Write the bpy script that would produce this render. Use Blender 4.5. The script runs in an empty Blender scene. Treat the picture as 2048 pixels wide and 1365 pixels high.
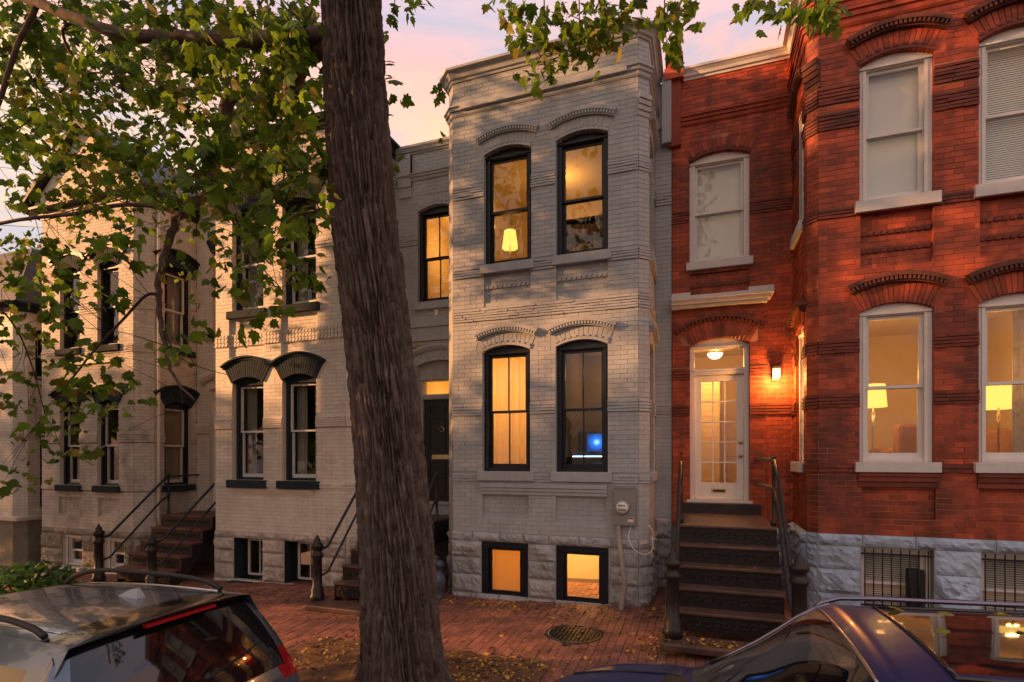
import bpy, bmesh, math, random
from mathutils import Vector, Matrix, noise as mnoise
R = math.radians
random.seed(7)
rnd = random.random
def U(a, b): return a + (b - a) * rnd()
scene = bpy.context.scene
COL = scene.collection

# ------------------------------------------------------------------ camera
cd = bpy.data.cameras.new("camera")
cam = bpy.data.objects.new("camera", cd); COL.objects.link(cam)
FPX, CX, YH, CAMZ = 1073.0, 1024.0, 917.0, 2.2
YAW = math.atan(376 / FPX)
CS, SN = math.cos(YAW), math.sin(YAW)
cam.location = (0, 0, CAMZ)
cam.rotation_euler = (R(90), 0, YAW)
cd.sensor_width = 36.0
cd.lens = FPX / 2048 * 36
cd.shift_y = (YH - 682.5) / 2048
cd.clip_start = 0.05; cd.clip_end = 500
scene.camera = cam
def project(x, y, z):
    r = x * CS + y * SN; d = -x * SN + y * CS
    if d < .05: return (-9e3, -9e3, d)
    return (CX + FPX * r / d, YH - FPX * (z - CAMZ) / d, d)
def ray_at(px, py, Y):              # a point at depth Y on the line of sight through a pixel of the photograph
    u = (px - CX) / FPX; t = Y / (u * SN + CS)
    return Vector((t * (u * CS - SN), Y, CAMZ + (YH - py) / FPX * t))

# ------------------------------------------------------------------ world, sun, exposure
SUN_AZ, SUN_EL = R(68), R(12)       # azimuth of the light's travel from +Y towards +X
SUN_DIR = Vector((math.sin(SUN_AZ) * math.cos(SUN_EL), math.cos(SUN_AZ) * math.cos(SUN_EL), -math.sin(SUN_EL)))
world = bpy.data.worlds.new("World"); scene.world = world; world.use_nodes = True
nt = world.node_tree; nt.nodes.clear(); L = nt.links.new
def N(tree, typ, **kw):
    n = tree.nodes.new(typ)
    for k, v in kw.items():
        if k == 'ins':
            for i, val in v.items(): n.inputs[i].default_value = val
        else: setattr(n, k, v)
    return n
sky = N(nt, 'ShaderNodeTexSky', sky_type='NISHITA', sun_disc=False, sun_elevation=R(5), sun_rotation=R(180) + SUN_AZ, air_density=1.6, dust_density=3.0, ozone_density=2.0)
skm = N(nt, 'ShaderNodeVectorMath', operation='SCALE', ins={'Scale': 0.05}); L(sky.outputs[0], skm.inputs[0])
geo = N(nt, 'ShaderNodeTexCoord')
sep = N(nt, 'ShaderNodeSeparateXYZ'); L(geo.outputs['Generated'], sep.inputs[0])
ramp = N(nt, 'ShaderNodeValToRGB'); L(sep.outputs['Z'], ramp.inputs[0])
cr = ramp.color_ramp
cr.elements[0].position = 0.0; cr.elements[0].color = (.24, .17, .13, 1)
cr.elements[1].position = 1.0; cr.elements[1].color = (.34, .40, .56, 1)
for p, c in ((.22, (.55, .40, .30)), (.34, (1.0, .70, .44)), (.46, (1.22, .80, .42)), (.52, (1.18, .66, .38)), (.57, (1.02, .52, .42)), (.62, (.80, .54, .58)), (.66, (.62, .56, .68)), (.78, (.44, .52, .68))):
    e = cr.elements.new(p); e.color = (*c, 1)
mp = N(nt, 'ShaderNodeMapping'); mp.inputs['Scale'].default_value = (1.5, 1.5, 6.0); mp.inputs['Rotation'].default_value = (0, R(12), 0)
L(geo.outputs['Generated'], mp.inputs[0])
nz = N(nt, 'ShaderNodeTexNoise', ins={'Scale': 1.6, 'Detail': 6.0, 'Roughness': .55, 'Distortion': .5}); L(mp.outputs[0], nz.inputs['Vector'])
cl = N(nt, 'ShaderNodeMapRange', ins={1: .42, 2: .72, 3: 0.0, 4: 1.0}); L(nz.outputs['Fac'], cl.inputs[0])
cmix = N(nt, 'ShaderNodeMix', data_type='RGBA', blend_type='MIX')
L(cl.outputs[0], cmix.inputs[0]); L(ramp.outputs[0], cmix.inputs[6]); cmix.inputs[7].default_value = (1.0, .60, .50, 1)
add = N(nt, 'ShaderNodeVectorMath', operation='ADD'); 
nz2 = N(nt, 'ShaderNodeTexNoise', ins={'Scale': 2.3, 'Detail': 7.0, 'Roughness': .6, 'Distortion': .9}); L(mp.outputs[0], nz2.inputs['Vector'])
cl2 = N(nt, 'ShaderNodeMapRange', ins={1: .47, 2: .61, 3: 0.0, 4: .72}); L(nz2.outputs['Fac'], cl2.inputs[0])
cmix2 = N(nt, 'ShaderNodeMix', data_type='RGBA', blend_type='MIX')
L(cl2.outputs[0], cmix2.inputs[0]); L(cmix.outputs[2], cmix2.inputs[6]); cmix2.inputs[7].default_value = (.47, .50, .62, 1)
L(cmix2.outputs[2], add.inputs[0]); L(skm.outputs[0], add.inputs[1])
bg = N(nt, 'ShaderNodeBackground', ins={'Strength': 0.50}); L(add.outputs[0], bg.inputs[0])
wo = N(nt, 'ShaderNodeOutputWorld'); L(bg.outputs[0], wo.inputs[0])
sl = bpy.data.lights.new("sun", 'SUN'); sl.energy = 4.0; sl.angle = R(1.0); sl.color = (1, .46, .18)
so = bpy.data.objects.new("sun", sl); COL.objects.link(so); so.rotation_euler = SUN_DIR.to_track_quat('-Z', 'Y').to_euler(); so.location = (-40, -10, 30)
vs = scene.view_settings
vs.view_transform = 'Standard'; vs.look = 'None'; vs.gamma = 1.0; vs.use_curve_mapping = False; vs.exposure = 1.2
scene.render.engine = 'CYCLES'
scene.cycles.use_denoising = True
scene.cycles.max_bounces = 8; scene.cycles.transparent_max_bounces = 16; scene.cycles.sample_clamp_indirect = 4.0
scene.cycles.caustics_reflective = False; scene.cycles.caustics_refractive = False

# ------------------------------------------------------------------ materials
MATS = {}
def newmat(name):
    m = bpy.data.materials.new(name); m.use_nodes = True; m.node_tree.nodes.clear(); MATS[name] = m; return m, m.node_tree
def mat(name, col, rough=.7, var=.12, nscale=6.0, bump=0.0, bscale=60.0, metallic=0.0, brickvar=0.0, dark=None, darkamt=0.0, dscale=1.2, stretch=None, spec=.4, coat=0.0, trans=0.0, light=None, lightamt=0.0, dthr=.5, streak=0.0):
    m, t = newmat(name); l = t.links.new
    out = N(t, 'ShaderNodeOutputMaterial'); b = N(t, 'ShaderNodeBsdfPrincipled')
    tc = N(t, 'ShaderNodeNewGeometry')
    vec = tc.outputs['Position']
    if stretch:
        mpn = N(t, 'ShaderNodeMapping'); mpn.inputs['Scale'].default_value = stretch; l(vec, mpn.inputs[0]); vec = mpn.outputs[0]
    n1 = N(t, 'ShaderNodeTexNoise', ins={'Scale': nscale, 'Detail': 5.0, 'Roughness': .6}); l(vec, n1.inputs['Vector'])
    mr = N(t, 'ShaderNodeMapRange', ins={1: .25, 2: .75, 3: 1 - var, 4: 1 + var}); l(n1.outputs['Fac'], mr.inputs[0])
    val = mr.outputs[0]
    if brickvar:
        at = N(t, 'ShaderNodeAttribute', attribute_name='rnd'); oi = N(t, 'ShaderNodeObjectInfo')
        ad = N(t, 'ShaderNodeMath', operation='ADD'); l(at.outputs['Fac'], ad.inputs[0]); l(oi.outputs['Random'], ad.inputs[1])
        fr = N(t, 'ShaderNodeMath', operation='FRACT'); l(ad.outputs[0], fr.inputs[0])
        m2 = N(t, 'ShaderNodeMapRange', ins={1: 0, 2: 1, 3: 1 - brickvar, 4: 1 + brickvar}); l(fr.outputs[0], m2.inputs[0])
        mu = N(t, 'ShaderNodeMath', operation='MULTIPLY'); l(val, mu.inputs[0]); l(m2.outputs[0], mu.inputs[1]); val = mu.outputs[0]
    sc = N(t, 'ShaderNodeVectorMath', operation='SCALE'); sc.inputs[0].default_value = col; l(val, sc.inputs['Scale'])
    cout = sc.outputs[0]
    for (cc, amt, s2, seed) in ((dark, darkamt, dscale, 3.0), (light, lightamt, dscale * 1.7, 11.0)):
        if cc and amt:
            n2 = N(t, 'ShaderNodeTexNoise', noise_dimensions='4D', ins={'Scale': s2, 'Detail': 8.0, 'Roughness': .68, 'W': seed}); l(tc.outputs['Position'], n2.inputs['Vector'])
            m3 = N(t, 'ShaderNodeMapRange', ins={1: dthr, 2: dthr + .2, 3: 0, 4: amt}); l(n2.outputs['Fac'], m3.inputs[0])
            mx = N(t, 'ShaderNodeMix', data_type='RGBA'); l(m3.outputs[0], mx.inputs[0]); l(cout, mx.inputs[6]); mx.inputs[7].default_value = (*cc, 1); cout = mx.outputs[2]
    if streak:
        ms_ = N(t, 'ShaderNodeMapping'); ms_.inputs['Scale'].default_value = (2.6, 2.6, .30); l(tc.outputs['Position'], ms_.inputs[0])
        n4 = N(t, 'ShaderNodeTexNoise', ins={'Scale': 1.7, 'Detail': 7.0, 'Roughness': .62}); l(ms_.outputs[0], n4.inputs['Vector'])
        m4 = N(t, 'ShaderNodeMapRange', ins={1: .46, 2: .74, 3: 1.0, 4: 1.0 - streak}); l(n4.outputs['Fac'], m4.inputs[0])
        s4 = N(t, 'ShaderNodeVectorMath', operation='SCALE'); l(cout, s4.inputs[0]); l(m4.outputs[0], s4.inputs['Scale']); cout = s4.outputs[0]
    l(cout, b.inputs['Base Color'])
    b.inputs['Roughness'].default_value = rough; b.inputs['Metallic'].default_value = metallic
    b.inputs['Specular IOR Level'].default_value = spec
    if coat: b.inputs['Coat Weight'].default_value = coat; b.inputs['Coat Roughness'].default_value = .04
    if bump:
        n3 = N(t, 'ShaderNodeTexNoise', ins={'Scale': bscale, 'Detail': 5.0, 'Roughness': .65}); l(vec, n3.inputs['Vector'])
        bp = N(t, 'ShaderNodeBump', ins={'Strength': bump, 'Distance': .01}); l(n3.outputs['Fac'], bp.inputs['Height']); l(bp.outputs[0], b.inputs['Normal'])
    sh = b.outputs[0]
    if trans:
        tr = N(t, 'ShaderNodeBsdfTranslucent'); l(cout, tr.inputs[0])
        ms = N(t, 'ShaderNodeMixShader', ins={0: trans}); l(sh, ms.inputs[1]); l(tr.outputs[0], ms.inputs[2]); sh = ms.outputs[0]
    l(sh, out.inputs[0]); return m
def emit(name, col, s):
    m, t = newmat(name); out = N(t, 'ShaderNodeOutputMaterial'); e = N(t, 'ShaderNodeEmission', ins={1: s}); e.inputs[0].default_value = (*col, 1)
    t.links.new(e.outputs[0], out.inputs[0]); return m
def glass(name, tint=(.93, .95, .95), mult=1.0, rough=0.0, wav=.003):
    m, t = newmat(name); l = t.links.new; out = N(t, 'ShaderNodeOutputMaterial')
    lw = N(t, 'ShaderNodeLayerWeight', ins={'Blend': .5})
    pw = N(t, 'ShaderNodeMath', operation='POWER', ins={1: 4.0}); l(lw.outputs['Facing'], pw.inputs[0])
    ma = N(t, 'ShaderNodeMath', operation='MULTIPLY_ADD', ins={1: .9, 2: .055 * mult}); ma.use_clamp = True; l(pw.outputs[0], ma.inputs[0])
    tr = N(t, 'ShaderNodeBsdfTransparent'); tr.inputs[0].default_value = (*tint, 1)
    gl = N(t, 'ShaderNodeBsdfGlossy', ins={'Roughness': rough}); gl.inputs[0].default_value = (.95, .95, .95, 1)
    if wav:
        g = N(t, 'ShaderNodeNewGeometry'); nn = N(t, 'ShaderNodeTexNoise', ins={'Scale': 3.0, 'Detail': 1.0}); l(g.outputs['Position'], nn.inputs['Vector'])
        bp = N(t, 'ShaderNodeBump', ins={'Strength': 1.0, 'Distance': wav}); l(nn.outputs['Fac'], bp.inputs['Height']); l(bp.outputs[0], gl.inputs['Normal'])
    ms = N(t, 'ShaderNodeMixShader'); l(ma.outputs[0], ms.inputs[0]); l(tr.outputs[0], ms.inputs[1]); l(gl.outputs[0], ms.inputs[2]); l(ms.outputs[0], out.inputs[0]); return m

M = {}
M['grey_brick'] = mat('grey_brick', (.42, .44, .455), .62, .10, 3.0, .25, 45, brickvar=.05, dark=(.25, .23, .21), darkamt=.55, dscale=1.3, dthr=.55, streak=0.16)
M['grey_joint'] = mat('grey_joint', (.31, .315, .315), .8, .1, 8)
M['grey_trim'] = mat('grey_trim', (.405, .425, .44), .6, .07, 4, .1, 40, dark=(.24, .22, .2), darkamt=.5, dscale=2.5, dthr=.56, streak=0.20)
M['cream_brick'] = mat('cream_brick', (.71, .65, .56), .65, .10, 3.0, .25, 45, brickvar=.05, dark=(.36, .29, .23), darkamt=.5, dscale=1.2, dthr=.55, streak=0.14)
M['cream_joint'] = mat('cream_joint', (.45, .39, .32), .8, .1, 8)
M['cream_trim'] = mat('cream_trim', (.62, .53, .43), .6, .08, 4, .1, 40)
M['old_brick'] = mat('old_brick', (.60, .54, .46), .7, .14, 3.0, .25, 45, brickvar=.07, dark=(.24, .19, .16), darkamt=.75, dscale=1.6, dthr=.52, streak=0.32)
M['old_joint'] = mat('old_joint', (.34, .28, .24), .8, .15, 8)
M['red_brick'] = mat('red_brick', (.40, .068, .024), .62, .22, 7.0, .35, 60, brickvar=.34, dark=(.06, .02, .017), darkamt=.85, dscale=.9, dthr=.475, streak=0.55)
M['red_joint'] = mat('red_joint', (.46, .21, .13), .85, .3, 5, dark=(.16, .05, .03), darkamt=.9, dscale=1.5, dthr=.47)
M['red_band'] = mat('red_band', (.17, .035, .018), .65, .25, 6, .4, 60, brickvar=.25, dark=(.05, .02, .015), darkamt=.7, dscale=1.4)
M['soot_stone'] = mat('soot_stone', (.13, .042, .028), .8, .35, 8, .5, 50, brickvar=.2, dark=(.03, .02, .015), darkamt=.7, dscale=3)
M['grey_stone'] = mat('grey_stone', (.40, .40, .41), .75, .18, 7, .9, 18, brickvar=.10, dark=(.17, .16, .16), darkamt=.7, dscale=2.5, dthr=.52, streak=0.35)
M['blue_stone'] = mat('blue_stone', (.38, .46, .57), .75, .15, 7, .9, 18, brickvar=.12, dark=(.2, .22, .25), darkamt=.6, dscale=2.5, dthr=.54, streak=0.35)
M['cream_stone'] = mat('cream_stone', (.55, .48, .42), .75, .16, 7, .9, 18, brickvar=.1, dark=(.22, .19, .17), darkamt=.7, dscale=2.8, streak=0.35)
M['brown_stone'] = mat('brown_stone', (.30, .26, .20), .8, .25, 7, .9, 18, brickvar=.2, dark=(.12, .13, .06), darkamt=.7, dscale=2.2)
M['stone_joint'] = mat('stone_joint', (.27, .26, .25), .85, .15, 8)
M['black_trim'] = mat('black_trim', (.010, .013, .020), .38, .15, 10, .04, 50)
M['slate_trim'] = mat('slate_trim', (.028, .040, .047), .8, .15, 8, .1, 50, brickvar=.15, spec=.1)
M['white_trim'] = mat('white_trim', (.72, .69, .65), .5, .07, 5, .08, 40, dark=(.36, .32, .28), darkamt=.5, dscale=4, dthr=.58)
M['stone_sill'] = mat('stone_sill', (.60, .57, .54), .65, .08, 6, .15, 40, dark=(.3, .26, .23), darkamt=.5, dscale=4, dthr=.56)
M['black_door'] = mat('black_door', (.012, .012, .013), .35, .1, 8)
M['iron'] = mat('iron', (.030, .024, .023), .38, .25, 14, .3, 60, metallic=.3)
M['iron_tread'] = mat('iron_tread', (.10, .055, .042), .42, .3, 9, .3, 60, dark=(.025, .02, .018), darkamt=.8, dscale=4)
M['red_tread'] = mat('red_tread', (.16, .055, .045), .6, .25, 8, .2, 60, dark=(.04, .025, .02), darkamt=.7, dscale=4)
M['brass'] = mat('brass', (.55, .42, .22), .35, .1, 20, metallic=.9)
M['slate_roof'] = mat('slate_roof', (.055, .055, .062), .6, .25, 6, .2, 30)
M['tin_roof'] = mat('tin_roof', (.06, .06, .06), .6, .2, 3)
M['bark'] = mat('bark', (.098, .068, .056), .9, .35, 11, .7, 60, dark=(.05, .03, .024), darkamt=.6, dscale=4, stretch=(1, 1, .35), light=(.21, .17, .15), lightamt=.75)
M['twig'] = mat('twig', (.055, .032, .022), .85, .3, 12, .3, 40)
M['leaf'] = mat('leaf', (.125, .205, .018), .45, .35, 3, brickvar=.55, trans=.62, spec=.3)
M['leaf_yellow'] = mat('leaf_yellow', (.26, .23, .03), .5, .3, 3, brickvar=.35, trans=.45)
M['leaf_dry'] = mat('leaf_dry', (.36, .19, .035), .7, .4, 9, brickvar=.5)
M['paver'] = mat('paver', (.245, .098, .068), .75, .22, 5, .3, 60, brickvar=.22, dark=(.075, .04, .03), darkamt=.7, dscale=1.1, dthr=.5)
M['paver_joint'] = mat('paver_joint', (.075, .045, .032), .9, .2, 9)
M['soil'] = mat('soil', (.13, .065, .03), .95, .4, 7, .8, 30, dark=(.05, .03, .018), darkamt=.7, dscale=3)
M['asphalt'] = mat('asphalt', (.05, .05, .05), .85, .2, 12, .4, 120)
M['kerb_stone'] = mat('kerb_stone', (.28, .26, .25), .8, .15, 12, .3, 60, brickvar=.1)
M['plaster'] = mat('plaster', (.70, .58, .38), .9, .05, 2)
M['plaster_dim'] = mat('plaster_dim', (.30, .24, .16), .9, .05, 2)  # darker copy of plaster, the rooms' dimness put into its colour
M['wood_floor'] = mat('wood_floor', (.20, .10, .045), .5, .25, 6, stretch=(1, 8, 1))
M['curtain'] = mat('curtain', (.80, .68, .48), .85, .05, 6, trans=.5)
M['sheer'] = mat('sheer', (.55, .53, .50), .85, .08, 6, trans=.45)
M['print_curtain'] = mat('print_curtain', (.42, .36, .28), .85, .15, 12, trans=.25, dark=(.2, .16, .12), darkamt=.7, dscale=16, dthr=.5)
M['blind'] = mat('blind', (.86, .85, .82), .7, .02, 2, trans=.08)
M['blind_warm'] = mat('blind_warm', (.78, .58, .28), .6, .03, 4, trans=.5)
M['shade'] = emit('shade', (1.0, .56, .10), .8)
M['bulb'] = emit('bulb', (1.0, .72, .28), 3.5)
M['tv'] = emit('tv', (.02, .22, .9), .8)
_t = M['tv'].node_tree; _c = _t.nodes.new('ShaderNodeTexCoord'); _g = _t.nodes.new('ShaderNodeTexGradient'); _g.gradient_type = 'SPHERICAL'; _m = _t.nodes.new('ShaderNodeMapping'); _m.inputs['Location'].default_value = (-1.0, 0, -1.06); _m.inputs['Scale'].default_value = (2, 0, 2)
_t.links.new(_c.outputs['Generated'], _m.inputs[0]); _t.links.new(_m.outputs[0], _g.inputs[0]); _r = _t.nodes.new('ShaderNodeValToRGB'); _t.links.new(_g.outputs['Fac'], _r.inputs[0])
_r.color_ramp.elements[0].color = (.002, .03, .16, 1); _r.color_ramp.elements[1].color = (.35, .75, 1, 1); _e = _r.color_ramp.elements.new(.6); _e.color = (.01, .16, .7, 1)
_t.links.new(_r.outputs[0], [n for n in _t.nodes if n.type == 'EMISSION'][0].inputs[0])
M['tvcore'] = emit('tvcore', (.45, .8, 1.0), 2.6)
M['glass'] = glass('glass', (.92, .92, .90), 1.15)
M['glass_old'] = glass('glass_old', (.90, .91, .89), 1.2, wav=.004)
M['car_glass'] = glass('car_glass', (.62, .76, .72), 1.1, wav=0)
M['car_dark_glass'] = mat('car_dark_glass', (.004, .005, .006), .04, .1, 5, spec=.6, coat=.6)
M['silver_paint'] = mat('silver_paint', (.115, .145, .19), .22, .03, 3, metallic=.5, coat=.8)
M['blue_paint'] = mat('blue_paint', (.006, .015, .075), .28, .05, 3, metallic=0, spec=.3, coat=.08)
M['black_plastic'] = mat('black_plastic', (.012, .012, .013), .5, .1, 12, .1, 80)
M['gloss_black'] = mat('gloss_black', (.006, .006, .007), .15, .1, 6, coat=.6)
M['chrome'] = mat('chrome', (.6, .6, .62), .18, .05, 9, metallic=1.0)
M['fin'] = mat('fin', (.34, .36, .40), .35, .03, 3)
M['dark_chrome'] = mat('dark_chrome', (.22, .20, .25), .2, .05, 9, metallic=.9)
M['leaf_brown'] = mat('leaf_brown', (.15, .07, .03), .8, .4, 9, brickvar=.5)
M['red_lens'] = mat('red_lens', (.30, .006, .010), .12, .15, 30, coat=.8)
M['clear_lens'] = mat('clear_lens', (.55, .50, .48), .15, .1, 30, coat=.8)
M['rubber'] = mat('rubber', (.014, .014, .014), .8, .15, 20)
M['cabin'] = mat('cabin', (.13, .18, .17), .8, .15, 8)
M['tan_leather'] = mat('tan_leather', (.28, .18, .09), .6, .1, 8)
M['meter_box'] = mat('meter_box', (.27, .265, .26), .5, .06, 6, .05, 60, metallic=.2)
M['conduit'] = mat('conduit', (.36, .33, .30), .6, .1, 10)
M['white_plastic'] = mat('white_plastic', (.75, .73, .70), .5, .04, 8)
M['blue_metal'] = mat('blue_metal', (.10, .12, .16), .5, .2, 12, .2, 50, metallic=.3)
M['upholstery'] = mat('upholstery', (.40, .20, .11), .9, .12, 14, .2, 90)
M['dark_wood'] = mat('dark_wood', (.05, .028, .016), .5, .2, 10)
M['book'] = mat('book', (.30, .17, .10), .7, .5, 22, brickvar=.5)
M['moss'] = mat('moss', (.07, .10, .02), .95, .4, 14, .6, 60)
M['shrub_leaf'] = mat('shrub_leaf', (.075, .165, .03), .5, .3, 4, brickvar=.4, trans=.35)

# ------------------------------------------------------------------ mesh helpers
class Face:
    def __init__(s, O, D, Nn, d=0.0):
        s.O, s.D, s.N, s.d = O, D, Nn, d; s.flip = (D[0] * Nn[1] - D[1] * Nn[0]) < 0
    def pt(s, a, d, z):
        d += s.d; return (s.O[0] + a * s.D[0] + d * s.N[0], s.O[1] + a * s.D[1] + d * s.N[1], z)
    def deeper(s, d): return Face(s.O, s.D, s.N, s.d + d)
def front(Y): return Face((0, Y), (1, 0), (0, -1))
def side_r(X): return Face((X, 0), (0, 1), (1, 0))
def side_l(X): return Face((X, 0), (0, 1), (-1, 0))
WORLD = Face((0, 0), (1, 0), (0, 1))          # a = X, d = Y
class MB:
    def __init__(s, F=WORLD): s.F = F; s.v = []; s.f = []; s.r = []; s.smooth = []
    def add(s, pts, faces, r=None, F=None, smooth=False, raw=False):
        F = F or s.F; b = len(s.v)
        if raw: s.v += [tuple(p) for p in pts]; fl = False
        else: s.v += [F.pt(*p) for p in pts]; fl = F.flip
        r = rnd() if r is None else r
        s.r += [r] * len(pts)
        for f in faces:
            s.f.append(tuple(b + i for i in (reversed(f) if fl else f))); s.smooth.append(smooth)
    def box(s, a0, a1, d0, d1, z0, z1, r=None, back=True, F=None):
        p = [(a0, d0, z0), (a1, d0, z0), (a1, d1, z0), (a0, d1, z0), (a0, d0, z1), (a1, d0, z1), (a1, d1, z1), (a0, d1, z1)]
        f = [(0, 3, 2, 1), (4, 5, 6, 7), (1, 2, 6, 5), (0, 4, 7, 3), (3, 7, 6, 2)]
        if back: f.append((0, 1, 5, 4))
        s.add(p, f, r, F)
        return s
    def prism(s, poly, d0, d1, r=None, F=None):          # poly of (a, z), extruded over d
        n = len(poly)
        p = [(a, d0, z) for a, z in poly] + [(a, d1, z) for a, z in poly]
        f = [tuple(range(n)), tuple(reversed(range(n, 2 * n)))]
        for i in range(n):
            j = (i + 1) % n; f.append((i, n + i, n + j, j))
        s.add(p, f, r, F); return s
    def tube(s, pts, r, n=8, r1=None, rv=None, cap=True, ry=None):
        pts = [Vector(p) for p in pts]; k = len(pts)
        if r1 is None: r1 = r
        V, Fc = [], []
        up = Vector((0, 0, 1))
        t0 = (pts[1] - pts[0]).normalized()
        x = t0.orthogonal().normalized()
        for i, p in enumerate(pts):
            if i == 0: t = t0
            elif i == k - 1: t = (pts[i] - pts[i - 1]).normalized()
            else: t = ((pts[i + 1] - p).normalized() + (p - pts[i - 1]).normalized()).normalized()
            x = (x - t * x.dot(t)).normalized(); y = t.cross(x)
            rad = r[i] if isinstance(r, (list, tuple)) else r + (r1 - r) * i / (k - 1)
            for q in range(n):
                a = 2 * math.pi * q / n; V.append(p + (x * math.cos(a) + y * math.sin(a)) * rad)
        for i in range(k - 1):
            for q in range(n):
                q2 = (q + 1) % n; Fc.append((i * n + q, i * n + q2, (i + 1) * n + q2, (i + 1) * n + q))
        if cap: Fc.append(tuple(reversed(range(n)))); Fc.append(tuple(range((k - 1) * n, k * n)))
        s.add(V, Fc, rv, raw=True, smooth=True); return s
    def lathe(s, prof, c, n=14, axis='z', cap=True, smooth=True):        # prof of (radius, height)
        V, Fc = [], []; k = len(prof)
        for (r, h) in prof:
            for q in range(n):
                a = 2 * math.pi * q / n
                e = (r * math.cos(a), r * math.sin(a), h)
                if axis == 'y': e = (e[0], -e[2], e[1])       # h towards -Y
                if axis == 'x': e = (e[2], e[0], e[1])
                V.append((c[0] + e[0], c[1] + e[1], c[2] + e[2]))
        for i in range(k - 1):
            for q in range(n):
                q2 = (q + 1) % n; Fc.append((i * n + q, i * n + q2, (i + 1) * n + q2, (i + 1) * n + q))
        if cap: Fc.append(tuple(reversed(range(n)))); Fc.append(tuple(range((k - 1) * n, k * n)))
        s.add(V, Fc, raw=True, smooth=smooth); return s
    def build(s, name, m, parent=None, kind=None, label=None, bevel=0):
        me = bpy.data.meshes.new(name); me.from_pydata(s.v, [], s.f)
        me.materials.append(M[m] if isinstance(m, str) else m)
        at = me.attributes.new('rnd', 'FLOAT', 'POINT'); at.data.foreach_set('value', s.r)
        if any(s.smooth): me.polygons.foreach_set('use_smooth', s.smooth)
        o = bpy.data.objects.new(name, me); COL.objects.link(o)
        if kind: o['kind'] = kind
        if label: o['label'] = label
        if parent: attach(o, parent)
        if bevel:
            b = o.modifiers.new('bevel', 'BEVEL'); b.width = bevel; b.segments = 2; b.limit_method = 'ANGLE'
        return o
def attach(o, p):
    o.parent = p
    if p.type == 'EMPTY': o.matrix_parent_inverse = Matrix.Translation(-Vector(p.location))
def thing(name, label, cat, loc=(0, 0, 0), group=None):
    o = bpy.data.objects.new(name, None); COL.objects.link(o); o.empty_display_size = .2
    o.location = loc; o['label'] = label; o['category'] = cat
    if group: o['group'] = group
    return o
def tag(o, label, cat, group=None):
    o['label'] = label; o['category'] = cat
    if group: o['group'] = group
    return o
def structure(o): o['kind'] = 'structure'; return o
def molding(name, path, prof, m, parent, closed_prof=True):
    """sweep a profile of (outward offset, z) along a plan path of (x, y); the outside lies on the right hand of the path"""
    mb = MB(); n = len(path); k = len(prof); V = []; nor = []
    for i in range(n - 1):
        dx, dy = path[i + 1][0] - path[i][0], path[i + 1][1] - path[i][1]; l = math.hypot(dx, dy); nor.append((dy / l, -dx / l))
    for i in range(n):
        a = nor[max(i - 1, 0)]; b = nor[min(i, n - 2)]
        mx, my = a[0] + b[0], a[1] + b[1]; dd = (mx * mx + my * my) / 2 or 1
        mx, my = mx / dd, my / dd
        for (d, z) in prof: V.append((path[i][0] + mx * d, path[i][1] + my * d, z))
    Fc = []
    for i in range(n - 1):
        for j in range(k):
            j2 = (j + 1) % k; Fc.append((i * k + j, (i + 1) * k + j, (i + 1) * k + j2, i * k + j2))
    Fc.append(tuple(range(k))); Fc.append(tuple(reversed(range((n - 1) * k, n * k))))
    mb.add(V, Fc, raw=True); return mb.build(name, m, parent)

# ------------------------------------------------------------------ masonry
class Arch:
    """an opening: a0..a1, z0 up to the spring zs and the apex za, ring of thickness th over it"""
    def __init__(s, a0, a1, z0, zs, za, th=.2):
        s.a0, s.a1, s.z0, s.zs, s.za, s.th = a0, a1, z0, zs, za, th
        w = (a1 - a0) / 2; h = max(za - zs, .004); s.w = w; s.c = (a0 + a1) / 2
        s.R = (w * w + h * h) / (2 * h); s.zc = za - s.R; s.phi = math.asin(min(1, w / s.R))
    def row(s, zl, zh):                     # what a course of bricks must keep clear of
        if zh <= s.z0 + .01 or zl >= s.za + s.th - .004: return None
        if zh <= s.zs: return (s.a0, s.a1)
        Ro = s.R + s.th; zz = max(zl, s.zs)
        hw = math.sqrt(max(Ro * Ro - (zz - s.zc) ** 2, 0)); hw = min(hw, Ro * math.sin(s.phi))
        return (s.c - max(hw, .0), s.c + max(hw, .0))
    def back(s, zl, zh):
        if zh <= s.z0 + .01 or zl >= s.za: return None
        return (s.a0, s.a1)
    def arc(s, r, phi=None, n=10):
        phi = phi or s.phi
        return [(s.c + r * math.sin(-phi + 2 * phi * i / n), s.zc + r * math.cos(-phi + 2 * phi * i / n)) for i in range(n + 1)]
class Rect:
    def __init__(s, a0, a1, z0, z1): s.a0, s.a1, s.z0, s.z1 = a0, a1, z0, z1
    def row(s, zl, zh): return None if (zh <= s.z0 + .01 or zl >= s.z1 - .01) else (s.a0, s.a1)
    back = row
def free(a0, a1, cuts):
    iv = [(a0, a1)]
    for c in cuts:
        if not c: continue
        nx = []
        for (p, q) in iv:
            if c[1] <= p or c[0] >= q: nx.append((p, q)); continue
            if c[0] > p: nx.append((p, c[0]))
            if c[1] < q: nx.append((c[1], q))
        iv = nx
    return iv
COURSE, BLEN = .0705, .212
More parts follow.
